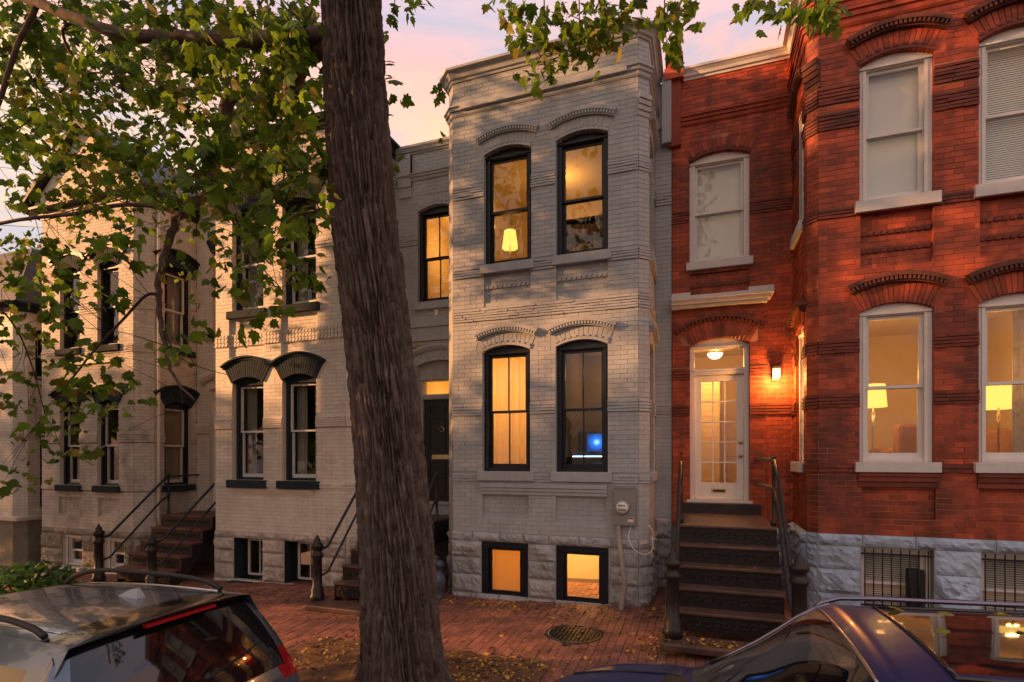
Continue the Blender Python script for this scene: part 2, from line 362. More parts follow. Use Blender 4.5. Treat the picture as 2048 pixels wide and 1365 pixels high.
class House:
    def __init__(s, name, label, loc, bm, jm, singles):
        s.t = thing(name, label, 'house', loc, 'row houses along the brick sidewalk')
        s.bm, s.jm, s.singles = bm, jm, singles
        s.jd = -.006 if 'red' in bm else -.0045; s.joint, s.rel = (.0042, 1.0) if 'red' in bm else (.0032, .8)
        s.back = MB(); s.bricks = MB(); s.cand = []
        s.wall = None
    def wall_area(s, F, a0, a1, z0, z1, holes=(), bands=(), singles=True):
        n = max(1, round((z1 - z0) / COURSE)); ch = (z1 - z0) / n; isfront = F.D == (1, 0)
        for i in range(n):
            zl, zh = z0 + i * ch, z0 + (i + 1) * ch; zm = (zl + zh) / 2
            for (p, q) in free(a0, a1, [h.back(zl, zh) for h in holes]):
                s.back.add([(p, s.jd, zl), (q, s.jd, zl), (q, s.jd, zh), (p, s.jd, zh)], [(0, 3, 2, 1)], .5, F)
            if any(b[0] < zm < b[1] for b in bands): continue
            for (p, q) in free(a0, a1, [h.row(zl, zh) for h in holes]):
                e = a0 - BLEN + (BLEN / 2 if i % 2 else 0)
                while e < q:
                    x0, x1 = max(e, p), min(e + BLEN, q); e += BLEN
                    if x1 - x0 < .025: continue
                    if isfront and singles and x1 - x0 > BLEN - 1e-4:
                        c = F.pt((x0 + x1) / 2, 0, zm); s.cand.append((c, ch)); continue
                    s.one(F, x0, x1, zl, zh)
    def one(s, F, x0, x1, zl, zh):
        j = s.joint; o = U(-.0012, .0028) * s.rel
        s.bricks.box(x0 + j, x1 - j, -.06, o, zl + j, zh - j, back=False, F=F)
    def finish(s):
        s.wall = s.back.build('wall', s.jm, s.t)
        def size(c):
            x, y, d = project(*c[0]); 
            return (1 / d if (10 < x < 2038 and 10 < y < 1355) else 0)
        s.cand.sort(key=size, reverse=True)
        meshes = {}
        for k, (c, ch) in enumerate(s.cand):
            F = front(c[1])
            if k >= s.singles or size((c, ch)) == 0:
                s.one(F, c[0] - BLEN / 2, c[0] + BLEN / 2, c[2] - ch / 2, c[2] + ch / 2); continue
            key = round(ch, 5)
            if key not in meshes:
                j = s.joint; mb = MB(front(0)); mb.box(-BLEN / 2 + j, BLEN / 2 - j, -.06, 0, -ch / 2 + j, ch / 2 - j, r=0, back=False)
                o = mb.build('brick', s.bm); meshes[key] = o.data; bpy.data.objects.remove(o)
            o = bpy.data.objects.new('brick', meshes[key]); COL.objects.link(o); o.parent = s.wall
            o.location = (c[0], c[1] - U(-.0012, .0028), c[2])
        s.bricks.build('brickwork', s.bm, s.wall, kind='stuff')
    # ---- trim
    def band(s, F, a0, a1, z0, z1, n, holes=(), m=None, proud=.022):
        mb = MB(F); h = (z1 - z0) / n
        for i in range(n):
            zl = z0 + i * h; zh = zl + h * .72
            for (p, q) in free(a0, a1, [x.back(zl, zh) for x in holes]):
                e = p
                while e < q - .01:
                    e2 = min(e + U(.12, .24), q); jz = U(-.003, .003)
                    mb.box(e, e2 - .002, -.03, proud + U(-.006, .006), zl + jz, zh + jz); e = e2
            for (p, q) in free(a0, a1, [x.back(zl, zh) for x in holes]):
                mb.box(p, q, -.03, .004, zh, zl + h)
        return mb.build('string_course', m or s.bm, s.t, kind='stuff')
    def rope(s, F, a0, a1, zc, h=.05, m=None):
        mb = MB(F); w = .075; n = int((a1 - a0) / w); w = (a1 - a0) / n
        for i in range(n):
            x = a0 + i * w; mb.prism([(x, zc - h / 2), (x + w * .7, zc - h / 2), (x + w * .98, zc + h / 2), (x + w * .28, zc + h / 2)], -.01, .028)
        return mb.build('rope_molding', m or s.bm, s.t, kind='stuff')
    def ring(s, F, A, n, d0, d1, m, r0=0, th=None, single=True, dent=True, name='voussoir', phi=None, dm=None):
        th = th or A.th; phi = phi or A.phi; par = s.wall_holder()
        allm = MB(F); inf = MB(F); ex = (A.R + th) * math.sin(phi) + .05
        inf.box(A.c - ex, A.a0 - .002, -.05, -.0025, A.zs - .06, A.za + th); inf.box(A.a1 + .002, A.c + ex, -.05, -.0025, A.zs - .06, A.za + th); inf.box(A.a0 - .002, A.a1 + .002, -.05, -.0025, A.za + .01, A.za + th)
        s.later.append((inf, 'arch_bricks', s.bm))
        for i in range(n):
            g = .004 / A.R
            f0, f1 = -phi + 2 * phi * i / n + g, -phi + 2 * phi * (i + 1) / n - g
            ri, ro = A.R + r0, A.R + r0 + th
            poly = [(A.c + ri * math.sin(f0), A.zc + ri * math.cos(f0)), (A.c + ri * math.sin(f1), A.zc + ri * math.cos(f1)),
                    (A.c + ro * math.sin(f1), A.zc + ro * math.cos(f1)), (A.c + ro * math.sin(f0), A.zc + ro * math.cos(f0))]
            mb = MB(F) if single else allm
            mb.prism(poly, d0, d1 + U(-.002, .004))
            if single: s.later.append((mb, name, m))
        if not single: s.later.append((allm, 'arch_bricks', m))
        if dent:
            dm_ = MB(F); k = 9
            for i in range(k):
                f = -phi + 2 * phi * (i + .5) / k; hw = .024 / A.R
                ri, ro = A.R + .045, A.R + .075
                dm_.prism([(A.c + ri * math.sin(f - hw), A.zc + ri * math.cos(f - hw)), (A.c + ri * math.sin(f + hw), A.zc + ri * math.cos(f + hw)),
                           (A.c + ro * math.sin(f + hw), A.zc + ro * math.cos(f + hw)), (A.c + ro * math.sin(f - hw), A.zc + ro * math.cos(f - hw))], d1 - .01, d1 + .022)
                ri, ro = A.R + .002, A.R + .045
            dm_.prism(A.arc(A.R + .001, n=14) + A.arc(A.R + .045, n=14)[::-1], d1 - .01, d1 + .014)
            s.later.append((dm_, 'dentil_course', dm or m))
    def wall_holder(s):
        if not hasattr(s, 'later'): s.later = []
    def flush(s):
        for mb, nm, m in getattr(s, 'later', []): mb.build(nm, m, s.wall if nm == 'voussoir' else s.t, kind='stuff' if nm == 'arch_bricks' else None)
        s.later = []
    def hood(s, F, A, r0, th, m, proud=.07, phi=None, teeth=True):
        mb = MB(F); phi = phi or A.phi * 1.12; n = 14
        mb.prism(A.arc(A.R + r0, phi, n) + A.arc(A.R + r0 + th * .55, phi, n)[::-1], -.02, proud * .6)
        mb.prism(A.arc(A.R + r0 + th * .55, phi, n) + A.arc(A.R + r0 + th, phi * 1.01, n)[::-1], -.02, proud)
        if teeth:
            k = 22
            for i in range(k):
                f = -phi + 2 * phi * (i + .5) / k; hw = phi / k * .55; ri, ro = A.R + r0 + th * .15, A.R + r0 + th * .55
                mb.prism([(A.c + ri * math.sin(f - hw), A.zc + ri * math.cos(f - hw)), (A.c + ri * math.sin(f + hw), A.zc + ri * math.cos(f + hw)),
                          (A.c + ro * math.sin(f + hw), A.zc + ro * math.cos(f + hw)), (A.c + ro * math.sin(f - hw), A.zc + ro * math.cos(f - hw))], proud * .6, proud * .92)
        return mb.build('hood_molding', m, s.t)
    def panel(s, F, a0, a1, z0, z1, depth=.055):
        s.wall_area(F.deeper(-depth), a0, a1, z0, z1, singles=False)
        mb = MB(F); dd = -depth - .03
        for (p, q, zl, zh) in ((a0 - .03, a0 + .009, z0 - .08, z1 + .08), (a1 - .009, a1 + .03, z0 - .08, z1 + .08), (a0 + .009, a1 - .009, z0 - .08, z0 + .002), (a0 + .009, a1 - .009, z1 - .002, z1 + .08)): mb.box(p, q, dd, -.012, zl, zh)
        mb.build('panel_edge', s.bm, s.t, kind='stuff')
    # ---- stone base
    def stones(s, F, a0, a1, z0, z1, rows, m, holes=(), seed=0, proud=.07):
        rg = random.Random(seed); n = len(rows); par = s.found
        for i in range(n - 1):
            zl, zh = rows[i], rows[i + 1]
            for (p, q) in free(a0, a1, [h.back(zl + .02, zh - .02) for h in holes]):
                k = max(1, round((q - p) / rg.uniform(.38, .62))); ed = [p] + sorted(p + (q - p) * (j + rg.uniform(-.18, .18)) / k for j in range(1, k)) + [q]
                for j in range(k):
                    rock(F, ed[j] + .005, ed[j + 1] - .005, zl + .005, zh - .005, m, par, rg, proud)
    def foundation(s, m='stone_joint'): 
        s.found = s.fm.build('foundation', m, s.t)
def rock(F, a0, a1, z0, z1, m, parent, rg, proud):
    nx, nz = max(4, int((a1 - a0) / .042)), max(4, int((z1 - z0) / .042)); V = []; Fc = []; off = rg.uniform(0, 99); kk = rg.uniform(.55, 1.45)
    for j in range(nz + 1):
        for i in range(nx + 1):
            u, v = i / nx, j / nz; a, z = a0 + (a1 - a0) * u, z0 + (z1 - z0) * v
            e = min(u * (a1 - a0), (1 - u) * (a1 - a0), v * (z1 - z0), (1 - v) * (z1 - z0))
            b = min(1, e / .055) ** .6
            q = Vector((a * 5.5 + off, z * 5.5, off)); nn = mnoise.noise(q) * .8 + abs(mnoise.noise(q * 2.1)) * .9 - abs(mnoise.noise(q * 1.3 + Vector((7, 1, 3)))) * .6 + mnoise.noise(q * 4.6) * .42
            d = .004 + b * kk * (proud * .55 + proud * .75 * nn)
            if e > 1e-6: a += rg.uniform(-.008, .008); z += rg.uniform(-.008, .008)
            V.append((a, d, z))
    w = nx + 1
    for j in range(nz):
        for i in range(nx): Fc.append((j * w + i, (j + 1) * w + i, (j + 1) * w + i + 1, j * w + i + 1))
    b0 = len(V); ring = [i for i in range(w)] + [j * w + nx for j in range(1, nz + 1)] + [nz * w + i for i in range(nx - 1, -1, -1)] + [j * w for j in range(nz - 1, 0, -1)]
    for k in ring: V.append((V[k][0], -.08, V[k][2]))
    for k in range(len(ring)):
        k2 = (k + 1) % len(ring); Fc.append((ring[k], ring[k2], b0 + k2, b0 + k))
    mb = MB(F); mb.add(V, Fc); return mb.build('stone', m, parent)

# ------------------------------------------------------------------ windows
def curtain_mesh(F, a0, a1, d, z0, z1, folds, amp=.03, rg=random):
    mb = MB(F); n = max(8, int(folds * 8)); V = []; Fc = []; ph = rg.uniform(0, 6)
    for j in range(7):
        z = z0 + (z1 - z0) * j / 6
        for i in range(n + 1):
            u = i / n; V.append((a0 + (a1 - a0) * u, d + amp * math.sin(u * folds * 6.283 + ph + .35 * math.sin(j + u * 5)) * (.55 + .45 * (1 - j / 6)) + .4 * amp * math.sin(u * folds * 15 + 2), z))
    for j in range(6):
        for i in range(n): Fc.append((j * (n + 1) + i, j * (n + 1) + i + 1, (j + 1) * (n + 1) + i + 1, (j + 1) * (n + 1) + i))
    mb.add(V, Fc, smooth=True); return mb
def blind_mesh(F, a0, a1, d, z0, z1, pitch=.028, ang=1.15):
    mb = MB(F); n = int((z1 - z0) / pitch); w = .0135
    for i in range(n):
        z = z0 + (i + .5) * pitch; c, s_ = math.cos(ang) * w, math.sin(ang) * w
        mb.add([(a0, d - c, z + s_), (a1, d - c, z + s_), (a1, d + c, z - s_), (a0, d + c, z - s_), (a0, d - c, z + s_ + .0012), (a1, d - c, z + s_ + .0012), (a1, d + c, z - s_ + .0012), (a0, d + c, z - s_ + .0012)],
               [(0, 1, 2, 3), (4, 7, 6, 5), (3, 2, 6, 7), (0, 4, 5, 1)])
    mb.box(a0, a1, d - .02, d + .02, z1 - .04, z1)
    return mb
def roller_mesh(F, a0, a1, d, z0, z1):
    mb = MB(F); mb.box(a0, a1, d - .004, d, z0, z1); mb.box(a0, a1, d - .008, d + .006, z0 - .02, z0); return mb
def window(H, F, A, fm, sm=None, cols=1, recess=.10, sill=None, gl='glass', curt=None, blind=None, fw=.075, wallm=None, split=.5, top=None, sash=True):
    sm = sm or fm
    a0, a1, z0, zs, za = A.a0, A.a1, A.z0, A.zs, A.za
    zt = zs - .05 if top is None else top
    fb = MB(F); d1 = -recess; d0 = -recess - .13
    fb.box(a0, a0 + fw, d0, d1, z0, zt); fb.box(a1 - fw, a1, d0, d1, z0, zt)
    arc = A.arc(A.R - .002, n=10); arc[0] = (a0, zs); arc[-1] = (a1, zs)
    fb.prism([(a0, zt), (a1, zt)] + arc[::-1], d0, d1 - .004)
    fb.box(a0 + .004, a1 - .004, d1 - .02, d1 + .022, zt + .012, zt + .038)
    fb.box(a0 + fw * .55, a0 + fw, d1 - .01, d1 + .012, z0, zt - .003); fb.box(a1 - fw, a1 - fw * .55, d1 - .01, d1 + .012, z0, zt - .003)
    fb.box(a0 + fw, a1 - fw, d0, d1 - .01, z0, z0 + .05)
    w = fb.build('window', fm, H.t)
    rv = MB(F)
    for (p, q) in ((a0 - .03, a0 - .001), (a1 + .001, a1 + .03)): rv.box(p, q, d0 - .05, -.012, z0, zs)
    rv.box(a0 - .03, a1 + .03, d0 - .05, -.012, z0 - .03, z0 - .001)
    rv.build('reveal', wallm or H.bm, H.t)
    # sashes
    b0, b1 = a0 + fw, a1 - fw; y0, y1 = z0 + .05, zt; zm = y0 + (y1 - y0) * split; st = .042
    for k, (l, h, dd) in enumerate(((zm - .018, y1, d1 - .045), (y0, zm + .018, d1 - .085)) if sash else ((y0, y1, d1 - .05),)):
        sb = MB(F); br = .07 if (k == 1) else .036
        sb.box(b0, b0 + st, dd - .035, dd, l, h); sb.box(b1 - st, b1, dd - .035, dd, l, h)
        sb.box(b0 + st, b1 - st, dd - .035, dd - .001, l, l + br); sb.box(b0 + st, b1 - st, dd - .035, dd - .001, h - .04, h)
        for c in range(1, cols):
            x = b0 + st + (b1 - b0 - 2 * st) * c / cols; sb.box(x - .009, x + .009, dd - .03, dd - .004, l + br, h - .04)
        sb.build('sash', sm, w)
        for c in range(cols):
            x0 = b0 + st + (b1 - b0 - 2 * st) * c / cols + (.009 if c else 0); x1 = b0 + st + (b1 - b0 - 2 * st) * (c + 1) / cols - (.009 if c < cols - 1 else 0)
            pb = MB(F); pb.add([(x0, dd - .017, l + br), (x1, dd - .017, l + br), (x1, dd - .017, h - .04), (x0, dd - .017, h - .04)], [(0, 3, 2, 1)]); pb.build('pane', gl, w)
    if sill:
        h, ext, proj, smt = sill
        sb = MB(F); sb.box(a0 - ext, a1 + ext, -.22, proj, z0 - h, z0 - .002); sb.build('sill', smt, w, bevel=.006)
    if curt:
        for (c0, c1, m, folds) in curt:
            curtain_mesh(F, a0 + (a1 - a0) * c0, a0 + (a1 - a0) * c1, d0 - .10, z0 + .02, zt, folds).build('curtain', m, w)
    if blind:
        m, lo, ang = blind
        if ang == 0: roller_mesh(F, a0 + fw + .01, a1 - fw - .01, d0 - .02, z0 + (zt - z0) * lo + .03, zt - .01).build('roller_shade', m, w); return w
        blind_mesh(F, a0 + fw + .01, a1 - fw - .01, d0 - .04, z0 + (zt - z0) * lo, zt - .01, ang=ang).build('blind', m, w, kind='stuff')
    return w
def room(H, x0, x1, y0, y1, z0, z1, m='plaster'):
    mb = MB()
    p = [(x0, y0, z0), (x1, y0, z0), (x1, y1, z0), (x0, y1, z0), (x0, y0, z1), (x1, y0, z1), (x1, y1, z1), (x0, y1, z1)]
    mb.add(p, [(4, 7, 6, 5), (1, 5, 6, 2), (0, 3, 7, 4), (3, 2, 6, 7)]); mb.build('room', m, H.t)
    fl = MB(); fl.add([(x0, y0, z0 + .003), (x1, y0, z0 + .003), (x1, y1, z0 + .003), (x0, y1, z0 + .003)], [(0, 1, 2, 3)]); fl.build('room_floor', 'wood_floor', H.t)
def lamp(loc, w, col=(1, .46, .11), r=.06):
    l = bpy.data.lights.new('lamp_light', 'POINT'); l.energy = w; l.color = col; l.shadow_soft_size = r
    o = bpy.data.objects.new('lamp_light', l); COL.objects.link(o); o.location = loc; return o
def shell(H, x0, x1, y0, y1, z0, z1, m='tin_roof'):
    mb = MB(); p = [(x0, y0, z0), (x1, y0, z0), (x1, y1, z0), (x0, y1, z0), (x0, y0, z1), (x1, y0, z1), (x1, y1, z1 - .3), (x0, y1, z1 - .3)]
    mb.add(p, [(4, 5, 6, 7), (1, 2, 6, 5), (0, 4, 7, 3), (2, 3, 7, 6)]); mb.build('roof_and_back', m, H.t)
def bay_lid(H, path, z, m='tin_roof'):
    mb = MB(); n = len(path)
    mb.add([(x, y, z) for x, y in path] + [(x, y, z - .1) for x, y in path], [tuple(range(n)), tuple(reversed(range(n, 2 * n)))]); mb.build('bay_roof', m, H.t)
YF, YR = 8.1, 9.4
def gz(x): return .024 * (x + .7)                     # ground along the house fronts
def sz(x, y): return gz(x) - .025 * (8.1 - y)         # sidewalk falls to the kerb
def bay_path(xl, xr, c, yr=YR): return [(xl, yr), (xl, YF + c), (xl + c, YF), (xr - c, YF), (xr, YF + c), (xr, yr)]
def cham(xl, xr, c):
    k = .70711
    return Face((xl, YF + c), (k, -k), (-k, -k)), Face((xr - c, YF), (k, k), (k, -k)), c * 1.41421
CORN = lambda z0, h=.18, p=.13: [(-.02, z0), (.02, z0), (.03, z0 + h * .2), (.055, z0 + h * .25), (.07, z0 + h * .5), (.10, z0 + h * .7), (p, z0 + h * .78), (p, z0 + h), (-.02, z0 + h)]
LEDGE = lambda z0, h=.14: [(-.02, z0), (.012, z0), (.03, z0 + h * .15), (.03, z0 + h * .45), (.055, z0 + h * .5), (.055, z0 + h * .8), (.08, z0 + h * .85), (.08, z0 + h), (-.02, z0 + h)]

# ------------------------------------------------------------------ ground
def sheet(name, x0, x1, y0, y1, zf, m, nx=24, ny=8):
    mb = MB(); V = []; Fc = []
    for j in range(ny + 1):
        for i in range(nx + 1):
            x = x0 + (x1 - x0) * i / nx; y = y0 + (y1 - y0) * j / ny; V.append((x, y, zf(x, y)))
    for j in range(ny):
        for i in range(nx): Fc.append((j * (nx + 1) + i, j * (nx + 1) + i + 1, (j + 1) * (nx + 1) + i + 1, (j + 1) * (nx + 1) + i))
    mb.add(V, Fc); return structure(mb.build(name, m))
sheet('ground', -200, 160, -160, 200, lambda x, y: -4.2, 'soil', 4, 4)
sheet('road', -90, 60, -7.5, 4.09, lambda x, y: gz(x) - .24 - .02 * abs(y + 1.6) * .5, 'asphalt', 60, 10)
PITX0, PITX1, PITY0, PITY1 = -4.75, -1.55, 4.30, 5.78
side = sheet('sidewalk', -60, 40, 4.22, 9.7, lambda x, y: sz(x, y) - .012, 'paver_joint', 100, 6)
def in_pit(x, y): return PITX0 - .02 < x < PITX1 + .02 and y < PITY1 + .02
def build_pavers():
    bw, bl = .102, .205
    cand, mass = [], MB()
    x = -13.0; k = 0
    while x < 3.4:
        y = 4.24 + (bl / 2 if k % 2 else 0) - bl
        while y < 9.38:
            y0, y1 = max(y, 4.24), min(y + bl, 9.38); y += bl
            if y1 - y0 < .03: continue
            cx, cy = x + bw / 2, (y0 + y1) / 2
            if in_pit(cx, cy): continue
            if (cx - DRAIN[0]) ** 2 + (cy - DRAIN[1]) ** 2 < .36 ** 2: continue
            px, py, d = project(cx, cy, sz(cx, cy))
            full = y1 - y0 > bl - .001
            if full and 0 < px < 2048 and 0 < py < 1365: cand.append((d, cx, cy))
            else: pav(mass, cx, cy, bw, y1 - y0)
        x += bw; k += 1
    cand.sort()
    one = MB(); one.box(-bw / 2 + .0035, bw / 2 - .0035, -bl / 2 + .0035, bl / 2 - .0035, -.04, 0, r=0); o = one.build('paver', 'paver'); me = o.data; bpy.data.objects.remove(o)
    n = 0
    for d, cx, cy in cand:
        px, py, _ = project(cx, cy, 0)
        hid = (px > 1010 and cy < 4.7) or (690 < px < 880)
        if n < 300 and not hid:
            o = bpy.data.objects.new('paver', me); COL.objects.link(o); o.parent = side; o.location = (cx, cy, sz(cx, cy) + U(-.003, .004)); o.rotation_euler = (R(-1.43 + U(-.7, .7)) * -1, R(-1.37 + U(-.7, .7)), 0); n += 1
        else: pav(mass, cx, cy, bw, bl)
    mass.build('pavers', 'paver', side, kind='stuff')
def pav(mb, cx, cy, bw, bl):
    j = .0035; o = U(-.003, .004)
    x0, x1, y0, y1 = cx - bw / 2 + j, cx + bw / 2 - j, cy - bl / 2 + j, cy + bl / 2 - j
    zt = [sz(x0, y0) + o, sz(x1, y0) + o, sz(x1, y1) + o, sz(x0, y1) + o]
    p = [(x0, y0, zt[0] - .03), (x1, y0, zt[1] - .03), (x1, y1, zt[2] - .03), (x0, y1, zt[3] - .03), (x0, y0, zt[0]), (x1, y0, zt[1]), (x1, y1, zt[2]), (x0, y1, zt[3])]
    mb.add(p, [(4, 5, 6, 7), (0, 1, 5, 4), (1, 2, 6, 5), (2, 3, 7, 6), (3, 0, 4, 7)])
DRAIN = (-1.52, 6.75)
build_pavers()
kerb = sheet('kerb', -60, 40, 4.09, 4.23, lambda x, y: sz(x, 4.16) - .02, 'stone_joint', 60, 1)
for i in range(20):
    x = -14 + i * .95; mb = MB(); z = sz(x + .47, 4.16); mb.box(x + .006, x + .944, 4.08, 4.235, z - .3, z + .004); mb.build('kerb_stone', 'kerb_stone', kerb, bevel=.01)
# tree pit
def pit_z(x, y): return sz(x, y) + .012 + .07 * math.exp(-((x + 3.1) ** 2 / .9 + (y - 4.95) ** 2 / .5)) + .02 * mnoise.noise(Vector((x * 4, y * 4, 0)))
sheet('tree_pit', PITX0, PITX1, PITY0, PITY1, pit_z, 'soil', 50, 24)

# ------------------------------------------------------------------ house: grey painted brick, centre
def fbase(H, F, a0, a1, z0, z1, holes=()):
    zs_ = sorted({z0, z1} | {h.z0 for h in holes if z0 < h.z0 < z1} | {min(getattr(h, 'z1', getattr(h, 'za', z1)), z1) for h in holes})
    for zl, zh in zip(zs_, zs_[1:]):
        for p, q in free(a0, a1, [h.back(zl + .02, zh - .02) for h in holes]):
            H.fm.add([(p, -.005, zl), (q, -.005, zl), (q, -.005, zh), (p, -.005, zh)], [(0, 3, 2, 1)], .5, F)
def bay(H, xl, xr, c, z0, z1, hf, bands=(), hl=(), hr=(), left=False, right=True, yr=YR):
    F = front(YF); FL, FR, w = cham(xl, xr, c)
    bz = [(b[0], b[1]) for b in bands]
    H.wall_area(F, xl + c, xr - c, z0, z1, hf, bz)
    todo = [(F, xl + c, xr - c, hf)]
    for flag, FC, FS, hs in ((left, FL, side_l(xl), hl), (right, FR, side_r(xr), hr)):
        if flag:
            H.wall_area(FC, 0, w, z0, z1, (), bz); H.wall_area(FS, YF + c, yr, z0, z1, hs, bz); todo += [(FC, .0, w, ()), (FS, YF + c, yr, hs)]
        else:
            for FX, p, q in ((FC, 0, w), (FS, YF + c, yr)): H.back.add([(p, 0, z0), (q, 0, z0), (q, 0, z1), (p, 0, z1)], [(0, 3, 2, 1)], .5, FX)
    for (zl, zh, n, m) in bands:
        for (FX, p, q, hs) in todo: H.band(FX, p, q, zl, zh, n, hs, m)

C = House('row_house', 'pale grey painted brick house with black window frames and glowing basement windows', (-2.4, 8.7, 0), 'grey_brick', 'grey_joint', 300)
cx_l, cx_r, cc = -4.02, -.72, .14
cl1, cl2 = Arch(-3.348, -2.537, 1.99, 3.93, 4.02), Arch(-2.118, -1.311, 1.99, 3.93, 4.02)
cu1, cu2 = Arch(-3.322, -2.52, 5.335, 7.125, 7.215), Arch(-2.113, -1.307, 5.335, 7.125, 7.215)
cpl = [Rect(-3.348, -2.562, 1.25, 1.605), Rect(-2.113, -1.337, 1.25, 1.605)]
cpu = [Rect(-3.322, -2.53, 4.72, 5.19), Rect(-2.105, -1.315, 4.72, 5.19)]
csl = Arch(8.42, 9.06, 1.99, 3.93, 4.0); csu = Arch(8.42, 9.06, 5.335, 7.125, 7.2)
cb = [(1.83, 1.955, 3, None), (2.90, 3.09, 4, None), (4.44, 4.645, 5, None), (5.165, 5.335, 4, None), (6.47, 6.68, 5, None)]
F0 = front(YF)
cledge = Rect(-3.41, -1.285, 1.62, 1.80)
bay(C, cx_l, cx_r, cc, 1.0, 8.46, [cl1, cl2, cu1, cu2] + cpl + cpu, cb, hr=[csl, csu])
for p in cpl: C.panel(F0, p.a0 - .01, p.a1 + .01, p.z0, p.z1)
for p in cpu:
    C.panel(F0, p.a0 - .01, p.a1 + .01, p.z0, p.z1, .045); C.rope(F0.deeper(-.045), p.a0, p.a1, 4.98, m='grey_trim')
for A in (cl1, cl2, cu1, cu2):
    C.ring(F0, A, 13, -.20, .003, 'grey_brick'); C.hood(F0, A, .21, .115, 'grey_trim', .075, A.phi)
for A in (csl, csu): C.ring(side_r(cx_r), A, 9, -.20, .003, 'grey_brick', single=False, dent=False); C.hood(side_r(cx_r), A, .2, .115, 'grey_trim', .08)
for z, h, pr in ((1.62, .05, .02), (1.675, .05, .035), (1.73, .065, .05)):
    mb = MB(F0); mb.box(-3.41 + .03, -1.285 - .03, -.02, pr, z, z + h); mb.build('ledge', 'grey_trim', C.t, bevel=.004)
for A in (cl1, cl2): window(C, F0, A, 'black_trim', cols=2, recess=.085, sill=(.15, .07, .06, 'grey_trim'), wallm='grey_trim', curt=[(.02, .98, 'curtain', 5.5)] if A is cl1 else None, gl='glass')
for A in (cu1, cu2): window(C, F0, A, 'black_trim', cols=1, recess=.085, sill=(.145, .05, .06, 'grey_trim'), wallm='grey_trim', gl='glass_old' if A is cu2 else 'glass')
for A in (csl, csu): window(C, side_r(cx_r), A, 'black_trim', cols=1, recess=.06, sill=(.145, .05, .06, 'grey_trim'), wallm='grey_trim', gl='glass_old')
P = bay_path(cx_l, cx_r, cc)
molding('frieze_ledge', P, LEDGE(7.85, .16), 'grey_trim', C.t)
mb = MB(F0); mb.box(-3.72, -1.02, 0, .085, 7.92, 8.04); mb.build('frieze_step', 'grey_trim', C.t, bevel=.006)
molding('cornice', P, CORN(8.42, .18, .15), 'grey_trim', C.t)
for k in range(4):                                  # corbels at the corners under the frieze
    for FX, p, q in ((cham(cx_l, cx_r, cc)[1], -.02, .2),):
        mb = MB(FX); mb.box(p, q, -.05, .012 + .02 * k, 7.28 + .075 * k, 7.28 + .075 * k + .07); mb.build('corbel', 'grey_trim', C.t)
bay_lid(C, P, 8.55)
# stone base and basement windows
C.fm = MB()
cb1, cb2 = Arch(-3.366, -2.57, -.03, .845, .849), Arch(-2.113, -1.30, -.03, .845, .849)
FLc, FRc, wc = cham(cx_l, cx_r, cc)
fbase(C, F0, cx_l + cc, cx_r - cc, -.35, 1.0, [cb1, cb2]); fbase(C, FRc, 0, wc, -.35, 1.0); fbase(C, side_r(cx_r), YF + cc, YR, -.35, 1.0); fbase(C, FLc, 0, wc, -.35, 1.0); fbase(C, side_l(cx_l), YF + cc, YR, -.35, 1.0)
C.foundation()
C.stones(F0, cx_l + cc - .02, cx_r - cc, -.3, 1.0, [-.3, .0, .30, .58, .85], 'grey_stone', [cb1, cb2], 3)
C.stones(F0, cx_l + cc - .02, cx_r - cc, .85, 1.0, [.85, 1.0], 'grey_stone', [], 4, .06)
C.stones(FRc, 0, wc, -.3, 1.0, [-.3, .0, .30, .58, .85, 1.0], 'grey_stone', [], 5, .04)
C.stones(side_r(cx_r), YF + cc, YR, -.3, 1.0, [-.3, .0, .30, .58, .85, 1.0], 'grey_stone', [], 6)
C.stones(side_l(cx_l), YF + cc, YR, -.3, 1.0, [-.3, .0, .30, .58, .85, 1.0], 'grey_stone', [], 7)
for A in (cb1, cb2):
    window(C, F0, A, 'black_trim', cols=1, recess=.02, wallm='grey_trim', fw=.115, sash=False, top=.75, blind=('blind_warm', .0, 1.25) if A is cb1 else None, gl='glass')
    mb = MB(F0); mb.box(A.a0 - .06, A.a1 + .03, -.2, .10, -.14, -.035); mb.build('sill', 'grey_stone', C.t, bevel=.01)
# recess with the door, and the strip right of the bay
FRR = front(YR)
cw = Arch(-5.27, -4.45, 5.27, 7.06, 7.16); cd_ = Arch(-5.30, -4.33, 1.35, 4.02, 4.12)
C.wall_area(FRR, -5.8, cx_l, 1.0, 8.24, [cw, cd_, Rect(-5.8, -4.02, 4.42, 5.0)], [(6.42, 6.6)], singles=True)
C.band(FRR, -5.8, -5.27, 6.42, 6.6, 4, [cw])
C.ring(FRR, cw, 11, -.2, .003, 'grey_brick', single=False); C.ring(FRR, cd_, 13, -.2, .003, 'grey_brick', single=False); C.hood(FRR, cd_, .2, .11, 'grey_trim', .07)
window(C, FRR, cw, 'black_trim', cols=2, recess=.085, sill=(.15, .06, .06, 'grey_trim'), wallm='grey_trim', gl='glass_old')
for z, h, pr in ((4.42, .07, .05), (4.49, .06, .09), (4.55, .22, .03), (4.77, .05, .06), (4.82, .18, .035)):
    mb = MB(FRR); mb.box(-5.79, cx_l - .002, -.12, pr, z, z + h - .002); mb.build('lintel_course', 'grey_trim', C.t, bevel=.006)
molding('cornice', [(-5.78, YR), (cx_l, YR)], CORN(8.22, .15, .10), 'grey_trim', C.t); molding('frieze_ledge', [(-5.4, YR), (cx_l, YR)], LEDGE(7.68, .14), 'grey_trim', C.t)
for k in range(3):
    mb = MB(FRR); mb.box(-5.68, -5.4, 0, .09 - .03 * k, 7.78 - .2 * k, 8.2); mb.build('corbel', 'grey_trim', C.t)
C.wall_area(FRR, cx_r, -.445, 1.2, 8.5, (), [(2.95, 3.12), (6.47, 6.66)], singles=False)
